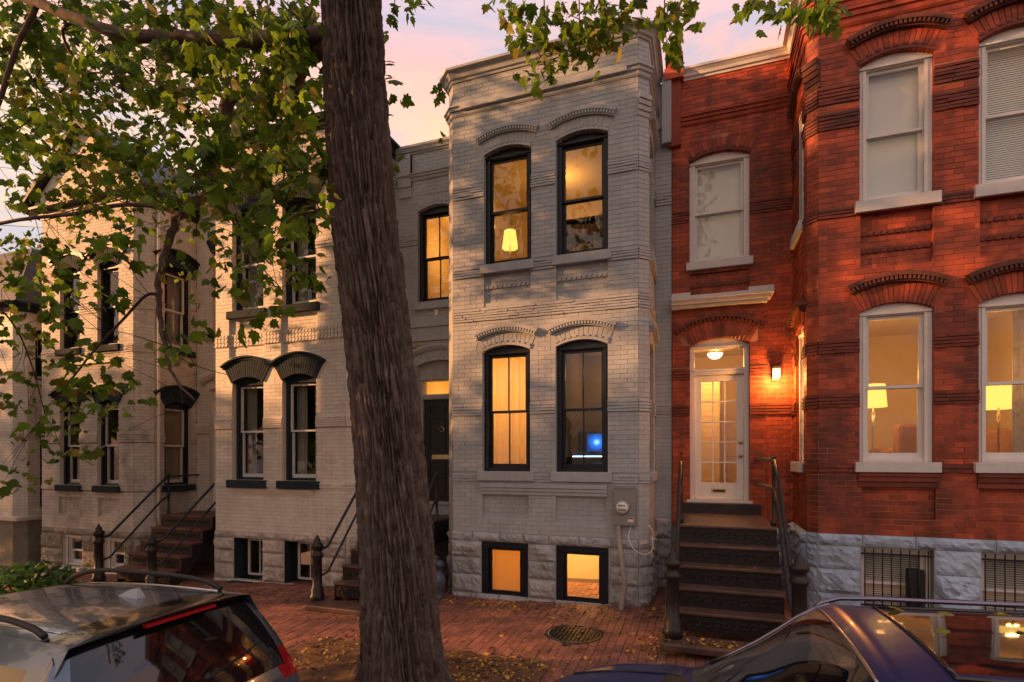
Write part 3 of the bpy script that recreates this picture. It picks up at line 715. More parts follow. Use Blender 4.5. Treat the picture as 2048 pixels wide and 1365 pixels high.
for z0_, z1_ in ((2.95, 3.12), (6.47, 6.66)): C.band(FRR, cx_r, -.446, z0_, z1_, 4)
mb = MB(FRR); mb.box(-.72, -.50, 0, .05, 7.75, 8.5); mb.box(-.60, -.45, .05, .14, 7.45, 8.62); mb.build('pilaster', 'grey_brick', C.t)
fb = House.foundation
C.fm = MB(); fbase(C, FRR, -5.8, cx_l, -.3, 1.0); fbase(C, FRR, cx_r, -.445, -.3, 1.2); C.fm.build('foundation', 'stone_joint', C.t)
C.stones(FRR, cx_r, -.45, -.2, 1.2, [-.2, .15, .5, .85, 1.2], 'grey_stone', [], 9)
C.stones(FRR, -5.8, cx_l, -.2, 1.0, [-.2, .15, .5, .85, 1.0], 'grey_stone', [], 10)
# door: panelled, black, transom over it
def door_frame(H, F, A, zt0, zt1, ztop, m, fw=.075, rec=.12):
    mb = MB(F); d0, d1 = -rec - .16, -rec
    mb.box(A.a0, A.a0 + fw, d0, d1, A.z0, zt1 + .06); mb.box(A.a1 - fw, A.a1, d0, d1, A.z0, zt1 + .06)
    mb.box(A.a0 + fw, A.a1 - fw, d0, d1 - .004, zt0 - .10, zt0)
    mb.box(A.a0 + fw, A.a1 - fw, d0 + .05, d1 + .015, zt0 - .075, zt0 - .05); mb.box(A.a0 + fw, A.a1 - fw, d0 + .05, d1 + .015, zt0 - .04, zt0 - .015)
    arc = A.arc(A.R - .002, n=10); arc[0] = (A.a0, A.zs); arc[-1] = (A.a1, A.zs)
    mb.prism([(A.a0, zt1), (A.a1, zt1)] + arc[::-1], d0, d1 - .006); mb.box(A.a0, A.a1, d1 - .02, d1 + .02, zt1 + .02, zt1 + .045)
    mb.box(A.a0 - .05, A.a1 + .05, -.25, .05, A.z0 - .045, A.z0)
    f = mb.build('door_frame', m, H.t)
    pb = MB(F); pb.add([(A.a0 + fw, d0 + .06, zt0), (A.a1 - fw, d0 + .06, zt0), (A.a1 - fw, d0 + .06, zt1), (A.a0 + fw, d0 + .06, zt1)], [(0, 3, 2, 1)]); pb.build('transom_pane', 'glass', f)
    rv = MB(F)
    for (p, q) in ((A.a0 - .03, A.a0 - .001), (A.a1 + .001, A.a1 + .03)): rv.box(p, q, -.4, -.012, A.z0, A.zs)
    rv.build('reveal', H.bm, H.t); return f
door_frame(C, FRR, cd_, 3.47, 3.74, 3.8, 'grey_trim')
mb = MB(FRR); x0, x1, z0, z1 = -5.222, -4.408, 1.352, 3.366
mb.box(x0, x1, -.23, -.205, z0, z1)
for (p, q) in ((x0, x0 + .12), (x1 - .12, x1), ((x0 + x1) / 2 - .05, (x0 + x1) / 2 + .05)): mb.box(p, q, -.205, -.185, z0, z1)
for (zl, zh) in ((z0, z0 + .2), (2.12, 2.34), (2.98, 3.08), (z1 - .12, z1)):
    for (p, q) in ((x0 + .12, (x0 + x1) / 2 - .05), ((x0 + x1) / 2 + .05, x1 - .12)): mb.box(p, q, -.205, -.186, zl, zh)
dr = mb.build('door', 'black_door', C.t)
mb = MB(FRR); mb.box(-5.05, -4.70 + .09, -.186, -.170, 2.18, 2.27); mb.build('mail_slot', 'brass', dr, bevel=.004)
mb = MB(); mb.lathe([(.052, 0), (.056, .006), (.056, .012), (.04, .014)], (-4.83, YR + .186, 2.77), 18, 'y', cap=False); mb.lathe([(.012, 0), (.02, .02), (.012, .035)], (-4.83, YR + .186, 2.82), 10, 'y'); mb.build('door_knocker', 'brass', dr)
# rooms
room(C, -3.98, -2.35, 8.36, 10.2, 1.62, 4.32); lamp((-3.1, 9.3, 3.4), 30)
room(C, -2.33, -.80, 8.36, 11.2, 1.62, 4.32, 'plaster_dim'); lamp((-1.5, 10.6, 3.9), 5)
room(C, -3.98, -.80, 8.36, 11.2, 5.0, 7.6)
room(C, -5.7, -4.1, 9.72, 12.2, 5.0, 7.6); lamp((-5.0, 11.0, 6.9), 12)
room(C, -5.7, -4.1, 9.8, 12.6, 1.30, 4.25); lamp((-4.9, 11.2, 3.4), 20)
room(C, -3.98, -.80, 8.32, 11.0, -.6, 1.3); lamp((-2.9, 9.6, .9), 52, (1, .56, .18)); lamp((-1.5, 9.6, .9), 20, (1, .60, .22))
shell(C, -5.8, -.44, YR - .02, 13.5, -.5, 8.4)
C.finish(); C.flush()

# ------------------------------------------------------------------ house: red brick, right
Rh = House('row_house', 'red brick house with white window frames and a lit glass door', (2.0, 8.7, .05), 'red_brick', 'red_joint', 300)
rx_l, rx_r, rc = 1.37, 4.62, .12
rl = [Arch(1.965, 2.77, 2.15, 4.10, 4.20, .24), Arch(3.228, 4.03, 2.15, 4.10, 4.20, .24)]
ru = [Arch(1.965, 2.77, 5.53, 7.31, 7.42, .24), Arch(3.228, 4.03, 5.53, 7.31, 7.42, .24)]
rpl = [Rect(1.99, 2.79, 1.435, 1.81), Rect(3.23, 4.01, 1.435, 1.81)]
rpu = [Rect(1.975, 2.76, 4.66, 5.37), Rect(3.24, 4.02, 4.66, 5.37)]
rsl, rsu = Arch(8.45, 9.08, 2.15, 4.05, 4.14, .22), Arch(8.45, 9.08, 5.53, 7.28, 7.38, .22)
rb = [(2.02, 2.13, 2, 'red_band'), (2.87, 3.05, 4, 'red_band'), (3.585, 3.76, 4, 'red_band'), (5.37, 5.50, 3, 'red_band'), (6.54, 6.77, 5, 'red_band'), (6.88, 7.12, 5, 'red_band')]
bay(Rh, rx_l, rx_r, rc, 1.205, 8.55, rl + ru + rpl + rpu, rb, hl=[rsl, rsu], left=True, right=False)
for p in rpl: Rh.panel(F0, p.a0 - .01, p.a1 + .01, p.z0, p.z1)
for p in rpu:
    Rh.panel(F0, p.a0 - .01, p.a1 + .01, p.z0, p.z1, .06); Rh.rope(F0.deeper(-.06), p.a0, p.a1, 4.90, .055, 'red_band'); Rh.rope(F0.deeper(-.06), p.a0, p.a1, 5.13, .055, 'red_band')
for A in rl + ru: Rh.ring(F0, A, 17, -.22, .004, 'red_brick', dent=A in ru, dm='red_band'); Rh.hood(F0, A, .25, .12, 'soot_stone', .10, A.phi * .95)
FSL = side_l(rx_l)
for A in (rsl, rsu): Rh.ring(FSL, A, 11, -.22, .004, 'red_brick', single=False, dent=False); Rh.hood(FSL, A, .23, .11, 'soot_stone', .09)
for z, h, pr in ((1.83, .06, .02), (1.90, .06, .035), (1.965, .045, .05)):
    for A in rl:
        mb = MB(F0); mb.box(A.a0 - .02, A.a1 + .05, -.02, pr, z, z + h); mb.build('ledge', 'red_band', Rh.t, bevel=.004)
for A in rl: window(Rh, F0, A, 'white_trim', cols=1, recess=.06, sill=(.13, .06, .07, 'stone_sill'), wallm='red_brick', fw=.085, gl='glass', curt=[(.56, .80, 'print_curtain', 2.2)] if A is rl[1] else None)
for A in ru: window(Rh, F0, A, 'white_trim', cols=1, recess=.06, sill=(.15, .06, .07, 'stone_sill'), wallm='red_brick', fw=.085, gl='glass_old', blind=('blind', 0, 0 if A is ru[0] else 1.2))
for A in (rsl, rsu): window(Rh, FSL, A, 'white_trim', cols=1, recess=.05, sill=(.15, .06, .07, 'stone_sill'), wallm='red_brick', fw=.085, gl='glass_old')
PR = bay_path(rx_l, rx_r, rc)
molding('frieze_ledge', PR, LEDGE(7.86, .2), 'red_brick', Rh.t); molding('frieze_ledge', PR, LEDGE(8.2, .12), 'red_brick', Rh.t)
molding('cornice', PR, CORN(8.5, .16, .16), 'white_trim', Rh.t); bay_lid(Rh, PR, 8.6)
for k in range(5):
    mb = MB(cham(rx_l, rx_r, rc)[0]); mb.box(-.02, .19, -.05, .008 + .018 * k, 7.14 + .075 * k, 7.14 + .075 * k + .07); mb.build('corbel', 'soot_stone', Rh.t)
# stone base
Rh.fm = MB(); rbw = [Arch(1.98, 2.77, .08, 1.045, 1.049), Arch(3.253, 4.03, .08, 1.045, 1.049)]
FLr, FRr, wr = cham(rx_l, rx_r, rc)
fbase(Rh, F0, rx_l + rc, rx_r - rc, -.3, 1.205, rbw); fbase(Rh, FLr, 0, wr, -.3, 1.205); fbase(Rh, FSL, YF + rc, YR, -.3, 1.205); fbase(Rh, side_r(rx_r), YF + rc, YR, -.3, 1.205)
Rh.foundation()
Rh.stones(F0, rx_l + rc - .02, rx_r - rc, -.2, 1.05, [-.2, .08, .42, .74, 1.05], 'blue_stone', rbw, 21); Rh.stones(F0, rx_l + rc - .02, rx_r - rc, 1.05, 1.2, [1.05, 1.205], 'blue_stone', [], 22, .06)
Rh.stones(FLr, 0, wr, -.2, 1.2, [-.2, .08, .42, .74, 1.05, 1.205], 'blue_stone', [], 23, .04); Rh.stones(FSL, YF + rc, YR, -.2, 1.2, [-.2, .08, .42, .74, 1.05, 1.205], 'blue_stone', [], 24)
for A in rbw:
    w = window(Rh, F0, A, 'white_trim', cols=1, recess=.12, wallm='stone_joint', fw=.05, gl='glass_old', blind=('blind', .0, .5))
    mb = MB(F0); n = 8
    for i in range(n): x = A.a0 + .05 + (A.a1 - A.a0 - .1) * i / (n - 1); mb.tube([F0.pt(x, -.03, A.z0 + .02), F0.pt(x, -.03, A.za - .02)], .008, 6)
    for z in (A.z0 + .14, A.z0 + .2, A.za - .1): mb.box(A.a0 + .005, A.a1 - .005, -.04, -.022, z, z + .022)
    mb.build('window_bars', 'iron', Rh.t)
    if A is rbw[0]: mb = MB(F0); mb.box(2.50, 2.69, -.11, -.045, .28, .78); mb.build('air_conditioner', 'black_plastic', Rh.t, bevel=.006)
# recess: door and window
rd = Arch(-.157, .745, 1.52, 4.06, 4.18, .26); rw = Arch(-.165, .752, 5.44, 7.12, 7.23, .22)
rxs = -.445
zrs = [(2.90, 3.08, 4, 'red_band'), (6.12, 6.33, 5, 'red_band')]
rpan = Rect(-.165, .75, 4.86, 5.26)
Rh.wall_area(FRR, rxs, rx_l, 1.1, 8.5, [rd, rw, rpan], [(z[0], z[1]) for z in zrs])
for z in zrs: Rh.band(FRR, rxs, rx_l, z[0], z[1], z[2], [rd, rw], z[3])
Rh.panel(FRR, rpan.a0 - .01, rpan.a1 + .01, rpan.z0, rpan.z1); Rh.rope(FRR.deeper(-.055), rpan.a0, rpan.a1, 5.06, .055, 'red_band')
mb = MB(FRR)
Rh.ring(FRR, rd, 17, -.22, .055, 'red_brick', dent=False); Rh.hood(FRR, rd, .26, .10, 'soot_stone', .13, rd.phi * 1.12); Rh.ring(FRR, rw, 15, -.22, .004, 'red_brick', dm='red_band')
FP = FRR.deeper(.05); Rh.wall_area(FP, rxs + .01, 1.0, 4.06, 4.66, [rd], singles=False)
Rh.wall_area(FP, rxs + .01, -.16, 1.1, 4.06, (), [(2.90, 3.08), (3.5, 3.68)], singles=False); Rh.wall_area(FP, .75, 1.0, 1.1, 4.06, (), [(2.90, 3.08), (3.5, 3.68)], singles=False)
for z in ((2.90, 3.08), (3.5, 3.68)): Rh.band(FP, rxs + .01, -.16, z[0], z[1], 4, (), 'red_band'); Rh.band(FP, .75, 1.0, z[0], z[1], 4, (), 'red_band')
mb = MB(FRR); mb.box(.99, 1.0, -.01, .048, 1.1, 4.66); mb.build('pilaster_side', 'red_brick', Rh.t)
mb = MB(FRR)
mb.box(-.44, 1.0, 0, .16, 4.66, 4.71); mb.box(-.44, 1.05, 0, .22, 4.712, 4.77); mb.box(-.44, 1.08, 0, .27, 4.772, 4.83)
mb.box(-.44, -.15, 0, .24, 4.832, 4.89); mb.box(.72, 1.08, 0, .24, 4.832, 4.89)
for i in range(46): x = -.435 + i * .0315; mb.box(x, x + .018, .16, .178, 4.665, 4.705)
mb.build('door_canopy', 'stone_sill', Rh.t)
window(Rh, FRR, rw, 'white_trim', cols=1, recess=.06, sill=(.13, .05, .06, 'stone_sill'), wallm='red_brick', fw=.085, gl='glass_old', blind=('blind', 0, 0))
molding('cornice', [(rxs, YR), (rx_l, YR)], CORN(8.48, .17, .12), 'white_trim', Rh.t); molding('frieze_ledge', [(rxs, YR), (rx_l, YR)], LEDGE(7.72, .16), 'red_brick', Rh.t)
mb = MB(FRR); mb.box(-.5, -.30, 0, .09, 7.4, 8.48); mb.box(-.56, -.26, 0, .16, 8.48, 8.66); mb.build('pilaster_cap', 'red_brick', Rh.t)
mb = MB(FRR); mb.box(-.53, -.30, -.4, -.1, 8.6, 8.98); mb.box(-.56, -.27, -.43, -.07, 8.98, 9.06); mb.build('chimney', 'red_brick', Rh.t)
Rh.fm = MB(); fbase(Rh, FRR, rxs, rx_l, -.3, 1.1); Rh.fm.build('foundation', 'stone_joint', Rh.t); Rh.stones(FRR, .95, rx_l, -.2, 1.1, [-.2, .15, .5, .85, 1.1], 'blue_stone', [], 25)
mb = MB(FRR); mb.box(-.30, .90, -.1, .14, 1.26, 1.47); mb.build('door_step', 'iron', Rh.t, bevel=.01)
door_frame(Rh, FRR, rd, 3.68, 4.0, 4.05, 'white_trim', .07, .06)
mb = MB(FRR); x0, x1, z0, z1 = -.083, .671, 1.525, 3.575; dd = (-.16, -.115)
st, br, tr = .105, .27, .10
mb.box(x0, x0 + st, *dd, z0, z1); mb.box(x1 - st, x1, *dd, z0, z1); mb.box(x0 + st, x1 - st, dd[0], dd[1] - .001, z0, z0 + br); mb.box(x0 + st, x1 - st, dd[0], dd[1] - .001, z1 - tr, z1)
gx0, gx1, gz0, gz1 = x0 + st, x1 - st, z0 + br, z1 - tr
for i in range(1, 3): x = gx0 + (gx1 - gx0) * i / 3; mb.box(x - .011, x + .011, -.155, -.12, gz0, gz1)
for j in range(1, 5):
    z = gz0 + (gz1 - gz0) * j / 5
    for i in range(3): mb.box(gx0 + (gx1 - gx0) * i / 3 + .0112 * (i > 0), gx0 + (gx1 - gx0) * (i + 1) / 3 - .0112 * (i < 2), -.154, -.121, z - .011, z + .011)
dr = mb.build('door', 'white_trim', Rh.t, bevel=.003)
for i in range(3):
    for j in range(5):
        p0, p1 = gx0 + (gx1 - gx0) * i / 3, gx0 + (gx1 - gx0) * (i + 1) / 3; q0, q1 = gz0 + (gz1 - gz0) * j / 5, gz0 + (gz1 - gz0) * (j + 1) / 5
        pb = MB(FRR); pb.add([(p0, -.138, q0), (p1, -.138, q0), (p1, -.138, q1), (p0, -.138, q1)], [(0, 3, 2, 1)]); pb.build('pane', 'glass', dr)
mb = MB(FRR); mb.box(.18, .41, -.115, -.104, 1.625, 1.70); mb.build('mail_slot', 'brass', dr, bevel=.004)
mb = MB(FRR); mb.box(.205, .385, -.104, -.1, 1.645, 1.68); mb.build('mail_flap', 'iron', dr)
for z in (2.46, 2.24): mb = MB(); mb.lathe([(.032, 0), (.03, .01), (.014, .018), (.014, .035), (.028, .05), (.024, .066), (0.002, .07)], (.625, YR + .115, z), 12, 'y'); mb.build('door_knob', 'brass', dr)
mb = MB(); mb.lathe([(.022, 0), (.022, .012), (.008, .02)], (-.29, YR - .052, 2.28), 12, 'y'); mb.build('doorbell', 'iron', Rh.t)
# rooms of the red house
room(Rh, 1.55, 4.5, 8.34, 11.6, 1.75, 4.45)
room(Rh, -.35, 1.2, 9.78, 13.0, 1.40, 4.5)
mb = MB()
for i in range(22): z = 1.45 + i * .105; mb.box(-.30, .36, 11.2, 11.215 + .01 * (i % 2), z, z + .10)
mb.build('wall_boards', 'plaster', Rh.t)
Rh.wall_area(FRR, rx_r, 8.0, -.2, 8.5, (), singles=False); molding('cornice', [(rx_r, YR), (8.0, YR)], CORN(8.48, .17, .12), 'white_trim', Rh.t)
shell(Rh, rxs, 8.0, YR - .02, 13.5, -.4, 8.55)
Rh.finish(); Rh.flush()

# ------------------------------------------------------------------ house: cream brick with slate-coloured lintels
Lh = House('row_house', 'cream painted brick house with dark slate fan lintels behind the big tree trunk', (-7.5, 8.7, -.15), 'cream_brick', 'cream_joint', 300)
lx_l, lx_r, lc = -9.27, -5.80, .2
ll_ = [Arch(-8.64, -7.87, 1.78, 3.66, 3.77, .33), Arch(-7.42, -6.65, 1.78, 3.66, 3.77, .33)]
lu_ = [Arch(-8.64, -7.87, 5.06, 6.92, 7.03, .33), Arch(-7.42, -6.65, 5.06, 6.92, 7.03, .33)]
lp = [Rect(-8.72, -7.85, 4.16, 4.91), Rect(-7.45, -6.62, 4.16, 4.91)]
lb = [(1.66, 1.76, 2, None), (2.78, 2.98, 5, None), (6.05, 6.22, 3, None)]
bay(Lh, lx_l, lx_r, lc, .77, 8.25, ll_ + lu_ + lp, lb)
for p in lp:
    Lh.panel(F0, p.a0 - .01, p.a1 + .01, p.z0, p.z1, .05)
    for z in (4.42, 4.50, 4.58): Lh.rope(F0.deeper(-.05), p.a0, p.a1, z, .07)
for (p, q) in ((lx_l + lc, -8.73), (-7.84, -7.46), (-6.61, lx_r - lc)):
    for z in (4.42, 4.50, 4.58): Lh.rope(F0, p, q, z, .07)
for A in ll_ + lu_:
    Lh.ring(F0, A, 19, -.2, .03, 'slate_trim', dent=False); Lh.hood(F0, A, .33, .075, 'slate_trim', .09, A.phi * 1.03, teeth=False)
    window(Lh, F0, A, 'slate_trim', 'white_trim', cols=1, recess=.10, sill=(.15, .09, .07, 'slate_trim'), wallm='cream_trim', fw=.07, gl='glass_old', curt=[(.1, .40, 'sheer', 3), (.62, .95, 'sheer', 3)])
mb = MB(F0); mb.box(-8.62, -6.68, -.02, .02, 1.52, 1.56); mb.box(-8.60, -6.70, -.02, .03, 1.565, 1.61); mb.build('ledge', 'cream_trim', Lh.t)
PL = bay_path(lx_l, lx_r, lc)
molding('cornice', PL, CORN(8.2, .2, .18), 'slate_trim', Lh.t); molding('frieze_ledge', PL, LEDGE(7.6, .16), 'cream_trim', Lh.t); bay_lid(Lh, PL, 8.35)
Lh.fm = MB(); lbw = [Arch(-8.60, -7.89, -.17, .645, .649), Arch(-7.37, -6.67, -.17, .645, .649)]
FLl, FRl, wl = cham(lx_l, lx_r, lc)
fbase(Lh, F0, lx_l + lc, lx_r - lc, -.5, .77, lbw)
for FX, p, q in ((FLl, 0, wl), (FRl, 0, wl), (side_l(lx_l), YF + lc, YR), (side_r(lx_r), YF + lc, YR)): fbase(Lh, FX, p, q, -.5, .77)
Lh.foundation()
Lh.stones(F0, lx_l + lc - .03, lx_r - lc, -.42, .64, [-.42, -.15, .14, .40, .65], 'cream_stone', lbw, 31); Lh.stones(F0, lx_l + lc - .03, lx_r - lc, .65, .77, [.65, .77], 'cream_stone', [], 32, .06)
Lh.stones(FRl, 0, wl, -.42, .77, [-.42, -.15, .14, .40, .77], 'cream_stone', [], 33, .05); Lh.stones(side_r(lx_r), YF + lc, YR, -.42, .77, [-.42, -.15, .14, .40, .77], 'cream_stone', [], 34)
for A in lbw:
    window(Lh, F0, A, 'black_trim', 'white_trim', cols=2, recess=.24, wallm='slate_trim', fw=.06, sash=False, top=.6, gl='glass_old')
    mb = MB(F0); mb.box(A.a0 - .03, A.a1 + .03, -.3, .14, -.27, -.175); mb.build('sill', 'slate_trim', Lh.t, bevel=.01)
ld = Arch(-10.72, -9.72, 1.10, 3.75, 3.87, .2); lw2 = Arch(-10.62, -9.82, 5.06, 6.92, 7.03, .33)
Lh.wall_area(FRR, -11.1, lx_l, .77, 7.9, [ld, lw2], [(2.78, 2.98)]); Lh.band(FRR, -11.1, lx_l, 2.78, 2.98, 4, [ld])
Lh.ring(FRR, ld, 13, -.2, .004, 'cream_brick', single=False); Lh.hood(FRR, ld, .2, .14, 'cream_trim', .12, ld.phi * 1.15); Lh.ring(FRR, lw2, 13, -.2, .03, 'slate_trim', dent=False, single=False)
window(Lh, FRR, lw2, 'slate_trim', 'white_trim', recess=.10, sill=(.15, .09, .07, 'slate_trim'), wallm='cream_trim', gl='glass_old')
door_frame(Lh, FRR, ld, 3.2, 3.55, 3.6, 'white_trim')
mb = MB(FRR); mb.box(-10.64, -9.80, -.23, -.205, 1.10, 3.1)
for z in (1.25, 2.2): mb.box(-10.55, -10.26, -.205, -.19, z, z + .8); mb.box(-10.18, -9.89, -.205, -.19, z, z + .8)
mb.build('door', 'slate_trim', Lh.t)
molding('cornice', [(-11.1, YR), (lx_l, YR)], CORN(7.85, .2, .14), 'cream_trim', Lh.t)
Lh.fm = MB(); fbase(Lh, FRR, -11.1, lx_l, -.5, .77); Lh.fm.build('foundation', 'stone_joint', Lh.t); Lh.stones(FRR, -9.6, lx_l, -.42, .77, [-.42, -.1, .3, .77], 'cream_stone', [], 35)
Lh.wall_area(FRR, lx_r, -5.8 + .001, .77, 1, ()) if False else None
shell(Lh, -11.1, -5.81, YR - .02, 13.5, -.6, 8.1, 'tin_roof')
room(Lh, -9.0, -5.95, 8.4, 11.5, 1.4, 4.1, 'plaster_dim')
Lh.finish(); Lh.flush()

# ------------------------------------------------------------------ house: weathered cream brick with gable, further left
Wh = House('row_house', 'weathered cream brick house with dark gable, left of the reddish stoop', (-12.8, 8.7, -.28), 'old_brick', 'old_joint', 0)
wx_l, wx_r, wc_ = -14.6, -11.1, .26
wl_ = [Arch(-13.71, -13.05, 1.60, 3.36, 3.46), Arch(-12.48, -11.82, 1.60, 3.36, 3.46)]
wu_ = [Arch(-13.71, -13.05, 4.66, 6.38, 6.48), Arch(-12.48, -11.82, 4.66, 6.38, 6.48)]
ws = [Arch(8.60, 9.24, 1.60, 3.36, 3.46), Arch(8.60, 9.24, 4.66, 6.38, 6.48)]
wpn = [Rect(-13.75, -13.05, .94, 1.33), Rect(-12.45, -11.82, .94, 1.33)]
wb = [(1.50, 1.60, 2, None), (2.55, 2.75, 4, None), (4.48, 4.64, 4, None), (5.4, 5.6, 4, None)]
bay(Wh, wx_l, wx_r, wc_, .62, 7.75, wl_ + wu_ + wpn, wb, hr=ws)
for p in wpn: Wh.panel(F0, p.a0 - .01, p.a1 + .01, p.z0, p.z1, .05)
FWR = side_r(wx_r)
for A in wl_ + wu_ + ws:
    F = FWR if A in ws else F0
    Wh.ring(F, A, 13, -.2, .03, 'slate_trim', single=False, dent=False, th=.28); Wh.hood(F, A, .28, .10, 'black_trim', .10, A.phi * 1.1, teeth=False)
    window(Wh, F, A, 'black_trim', 'white_trim' if A in wl_ + ws else 'black_trim', recess=.08, sill=(.14, .08, .07, 'slate_trim'), wallm='cream_trim', fw=.07, gl='glass_old', curt=[(.45, .95, 'sheer', 4)] if A in ws[1:] + wu_ else None)
mb = MB(F0); mb.box(-13.8, -11.75, -.02, .05, 4.28, 4.36); mb.build('ledge', 'cream_trim', Wh.t)
PW = bay_path(wx_l, wx_r, wc_)
molding('cornice', PW, CORN(7.68, .22, .22), 'black_trim', Wh.t)
mb = MB(front(8.05)); mb.prism([(wx_l - .1, 7.9), (wx_r + .1, 7.9), ((wx_l + wx_r) / 2, 9.5)], -2.2, 0); mb.build('gable', 'old_brick', Wh.t)
mb = MB(front(8.05)); xm = (wx_l + wx_r) / 2
for sg, xe in ((-1, wx_l - .22), (1, wx_r + .22)): mb.prism([(xe, 7.88), (xe, 8.02), (xm, 9.68), (xm, 9.52)], -2.3, .16)
mb.build('gable_roof', 'slate_roof', Wh.t); bay_lid(Wh, PW, 7.85)
Wh.fm = MB(); wbw = [Arch(-13.62, -12.95, -.22, .47, .474), Arch(-12.25, -11.62, -.22, .47, .474)]
FLw, FRw, ww = cham(wx_l, wx_r, wc_)
fbase(Wh, F0, wx_l + wc_, wx_r - wc_, -.6, .62, wbw)
for FX, p, q in ((FLw, 0, ww), (FRw, 0, ww), (side_l(wx_l), YF + wc_, YR), (FWR, YF + wc_, YR)): fbase(Wh, FX, p, q, -.6, .62)
Wh.foundation()
Wh.stones(F0, wx_l + wc_, wx_r - wc_, -.5, .5, [-.5, -.2, .15, .5], 'brown_stone', wbw, 41); Wh.stones(F0, wx_l + wc_, wx_r - wc_, .48, .62, [.48, .62], 'brown_stone', [], 42, .05)
Wh.stones(FRw, 0, ww, -.5, .62, [-.5, -.2, .15, .48, .62], 'brown_stone', [], 43); Wh.stones(FWR, YF + wc_, YR, -.5, .62, [-.5, -.2, .15, .48, .62], 'brown_stone', [], 44)
for A in wbw:
    window(Wh, F0, A, 'white_trim', cols=1, recess=.06, wallm='cream_trim', fw=.09, gl='glass_old')
    mb = MB(F0); mb.box(A.a0 - .06, A.a1 + .06, -.2, .12, -.30, -.225); mb.build('sill', 'stone_sill', Wh.t, bevel=.01)
mb = MB(); mb.tube([FWR.pt(8.42, .05, 7.5), FWR.pt(8.42, .05, .9), FWR.pt(8.44, .10, .72)], .035, 8); mb.build('downpipe', 'cream_trim', Wh.t)
Wh.wall_area(FRR, -15.2, wx_l, .6, 7.4, ())
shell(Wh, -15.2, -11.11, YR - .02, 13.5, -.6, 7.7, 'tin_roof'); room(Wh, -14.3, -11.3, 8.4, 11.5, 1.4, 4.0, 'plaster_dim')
Wh.finish(); Wh.flush()

# ------------------------------------------------------------------ house: low white house with slate mansard at the left edge
Eh = House('row_house', 'low cream house with slate mansard roof at the left edge of the photo', (-17, 8.7, -.35), 'cream_brick', 'cream_joint', 0)
ex_l, ex_r, ec = -19.6, -15.2, .2
el_ = [Arch(-16.75, -15.95, 1.50, 3.15, 3.24), Arch(-18.6, -17.8, 1.50, 3.15, 3.24)]
eu_ = [Arch(-16.75, -15.95, 4.3, 5.35, 5.40)]
es = [Arch(8.55, 8.95, 1.0, 2.9, 2.95), Arch(8.45, 9.1, 4.10, 5.3, 5.35)]
bay(Eh, ex_l, ex_r, ec, .78, 5.75, el_ + eu_, [(2.75, 2.9, 3, None)], hr=es)
for A in el_ + eu_ + es:
    F = side_r(ex_r) if A in es else F0
    Eh.ring(F, A, 11, -.2, .02, 'cream_brick', single=False, dent=False)
    window(Eh, F, A, 'black_trim', 'white_trim', recess=.08, sill=(.12, .06, .06, 'cream_trim'), wallm='cream_trim', gl='glass_old')
PE = bay_path(ex_l, ex_r, ec)
molding('cornice', PE, CORN(5.7, .2, .22), 'slate_trim', Eh.t); bay_lid(Eh, PE, 5.85)
molding('mansard', [(ex_l, 9.8), (ex_l, 8.1), (ex_r, 8.1), (ex_r, 9.8)], [(.12, 5.9), (-.65, 7.5), (-.75, 7.5), (.0, 5.9)], 'slate_roof', Eh.t)
molding('eave', [(ex_l, 9.4), (ex_l, 8.1), (ex_r, 8.1), (ex_r, 9.4)], [(-.02, .70), (.06, .72), (.06, .80), (-.02, .82)], 'cream_trim', Eh.t)
Eh.fm = MB()
fbase(Eh, F0, ex_l, ex_r - ec, -.8, .78); fbase(Eh, side_r(ex_r), YF + ec, YR, -.8, .78); fbase(Eh, cham(ex_l, ex_r, ec)[1], 0, ec * 1.414, -.8, .78); Eh.foundation('brown_stone')
Eh.wall_area(FRR, -22, ex_l, .6, 5.8, ()); shell(Eh, -22, -15.21, YR - .02, 13.5, -.8, 6.0, 'tin_roof')
Eh.finish(); Eh.flush()

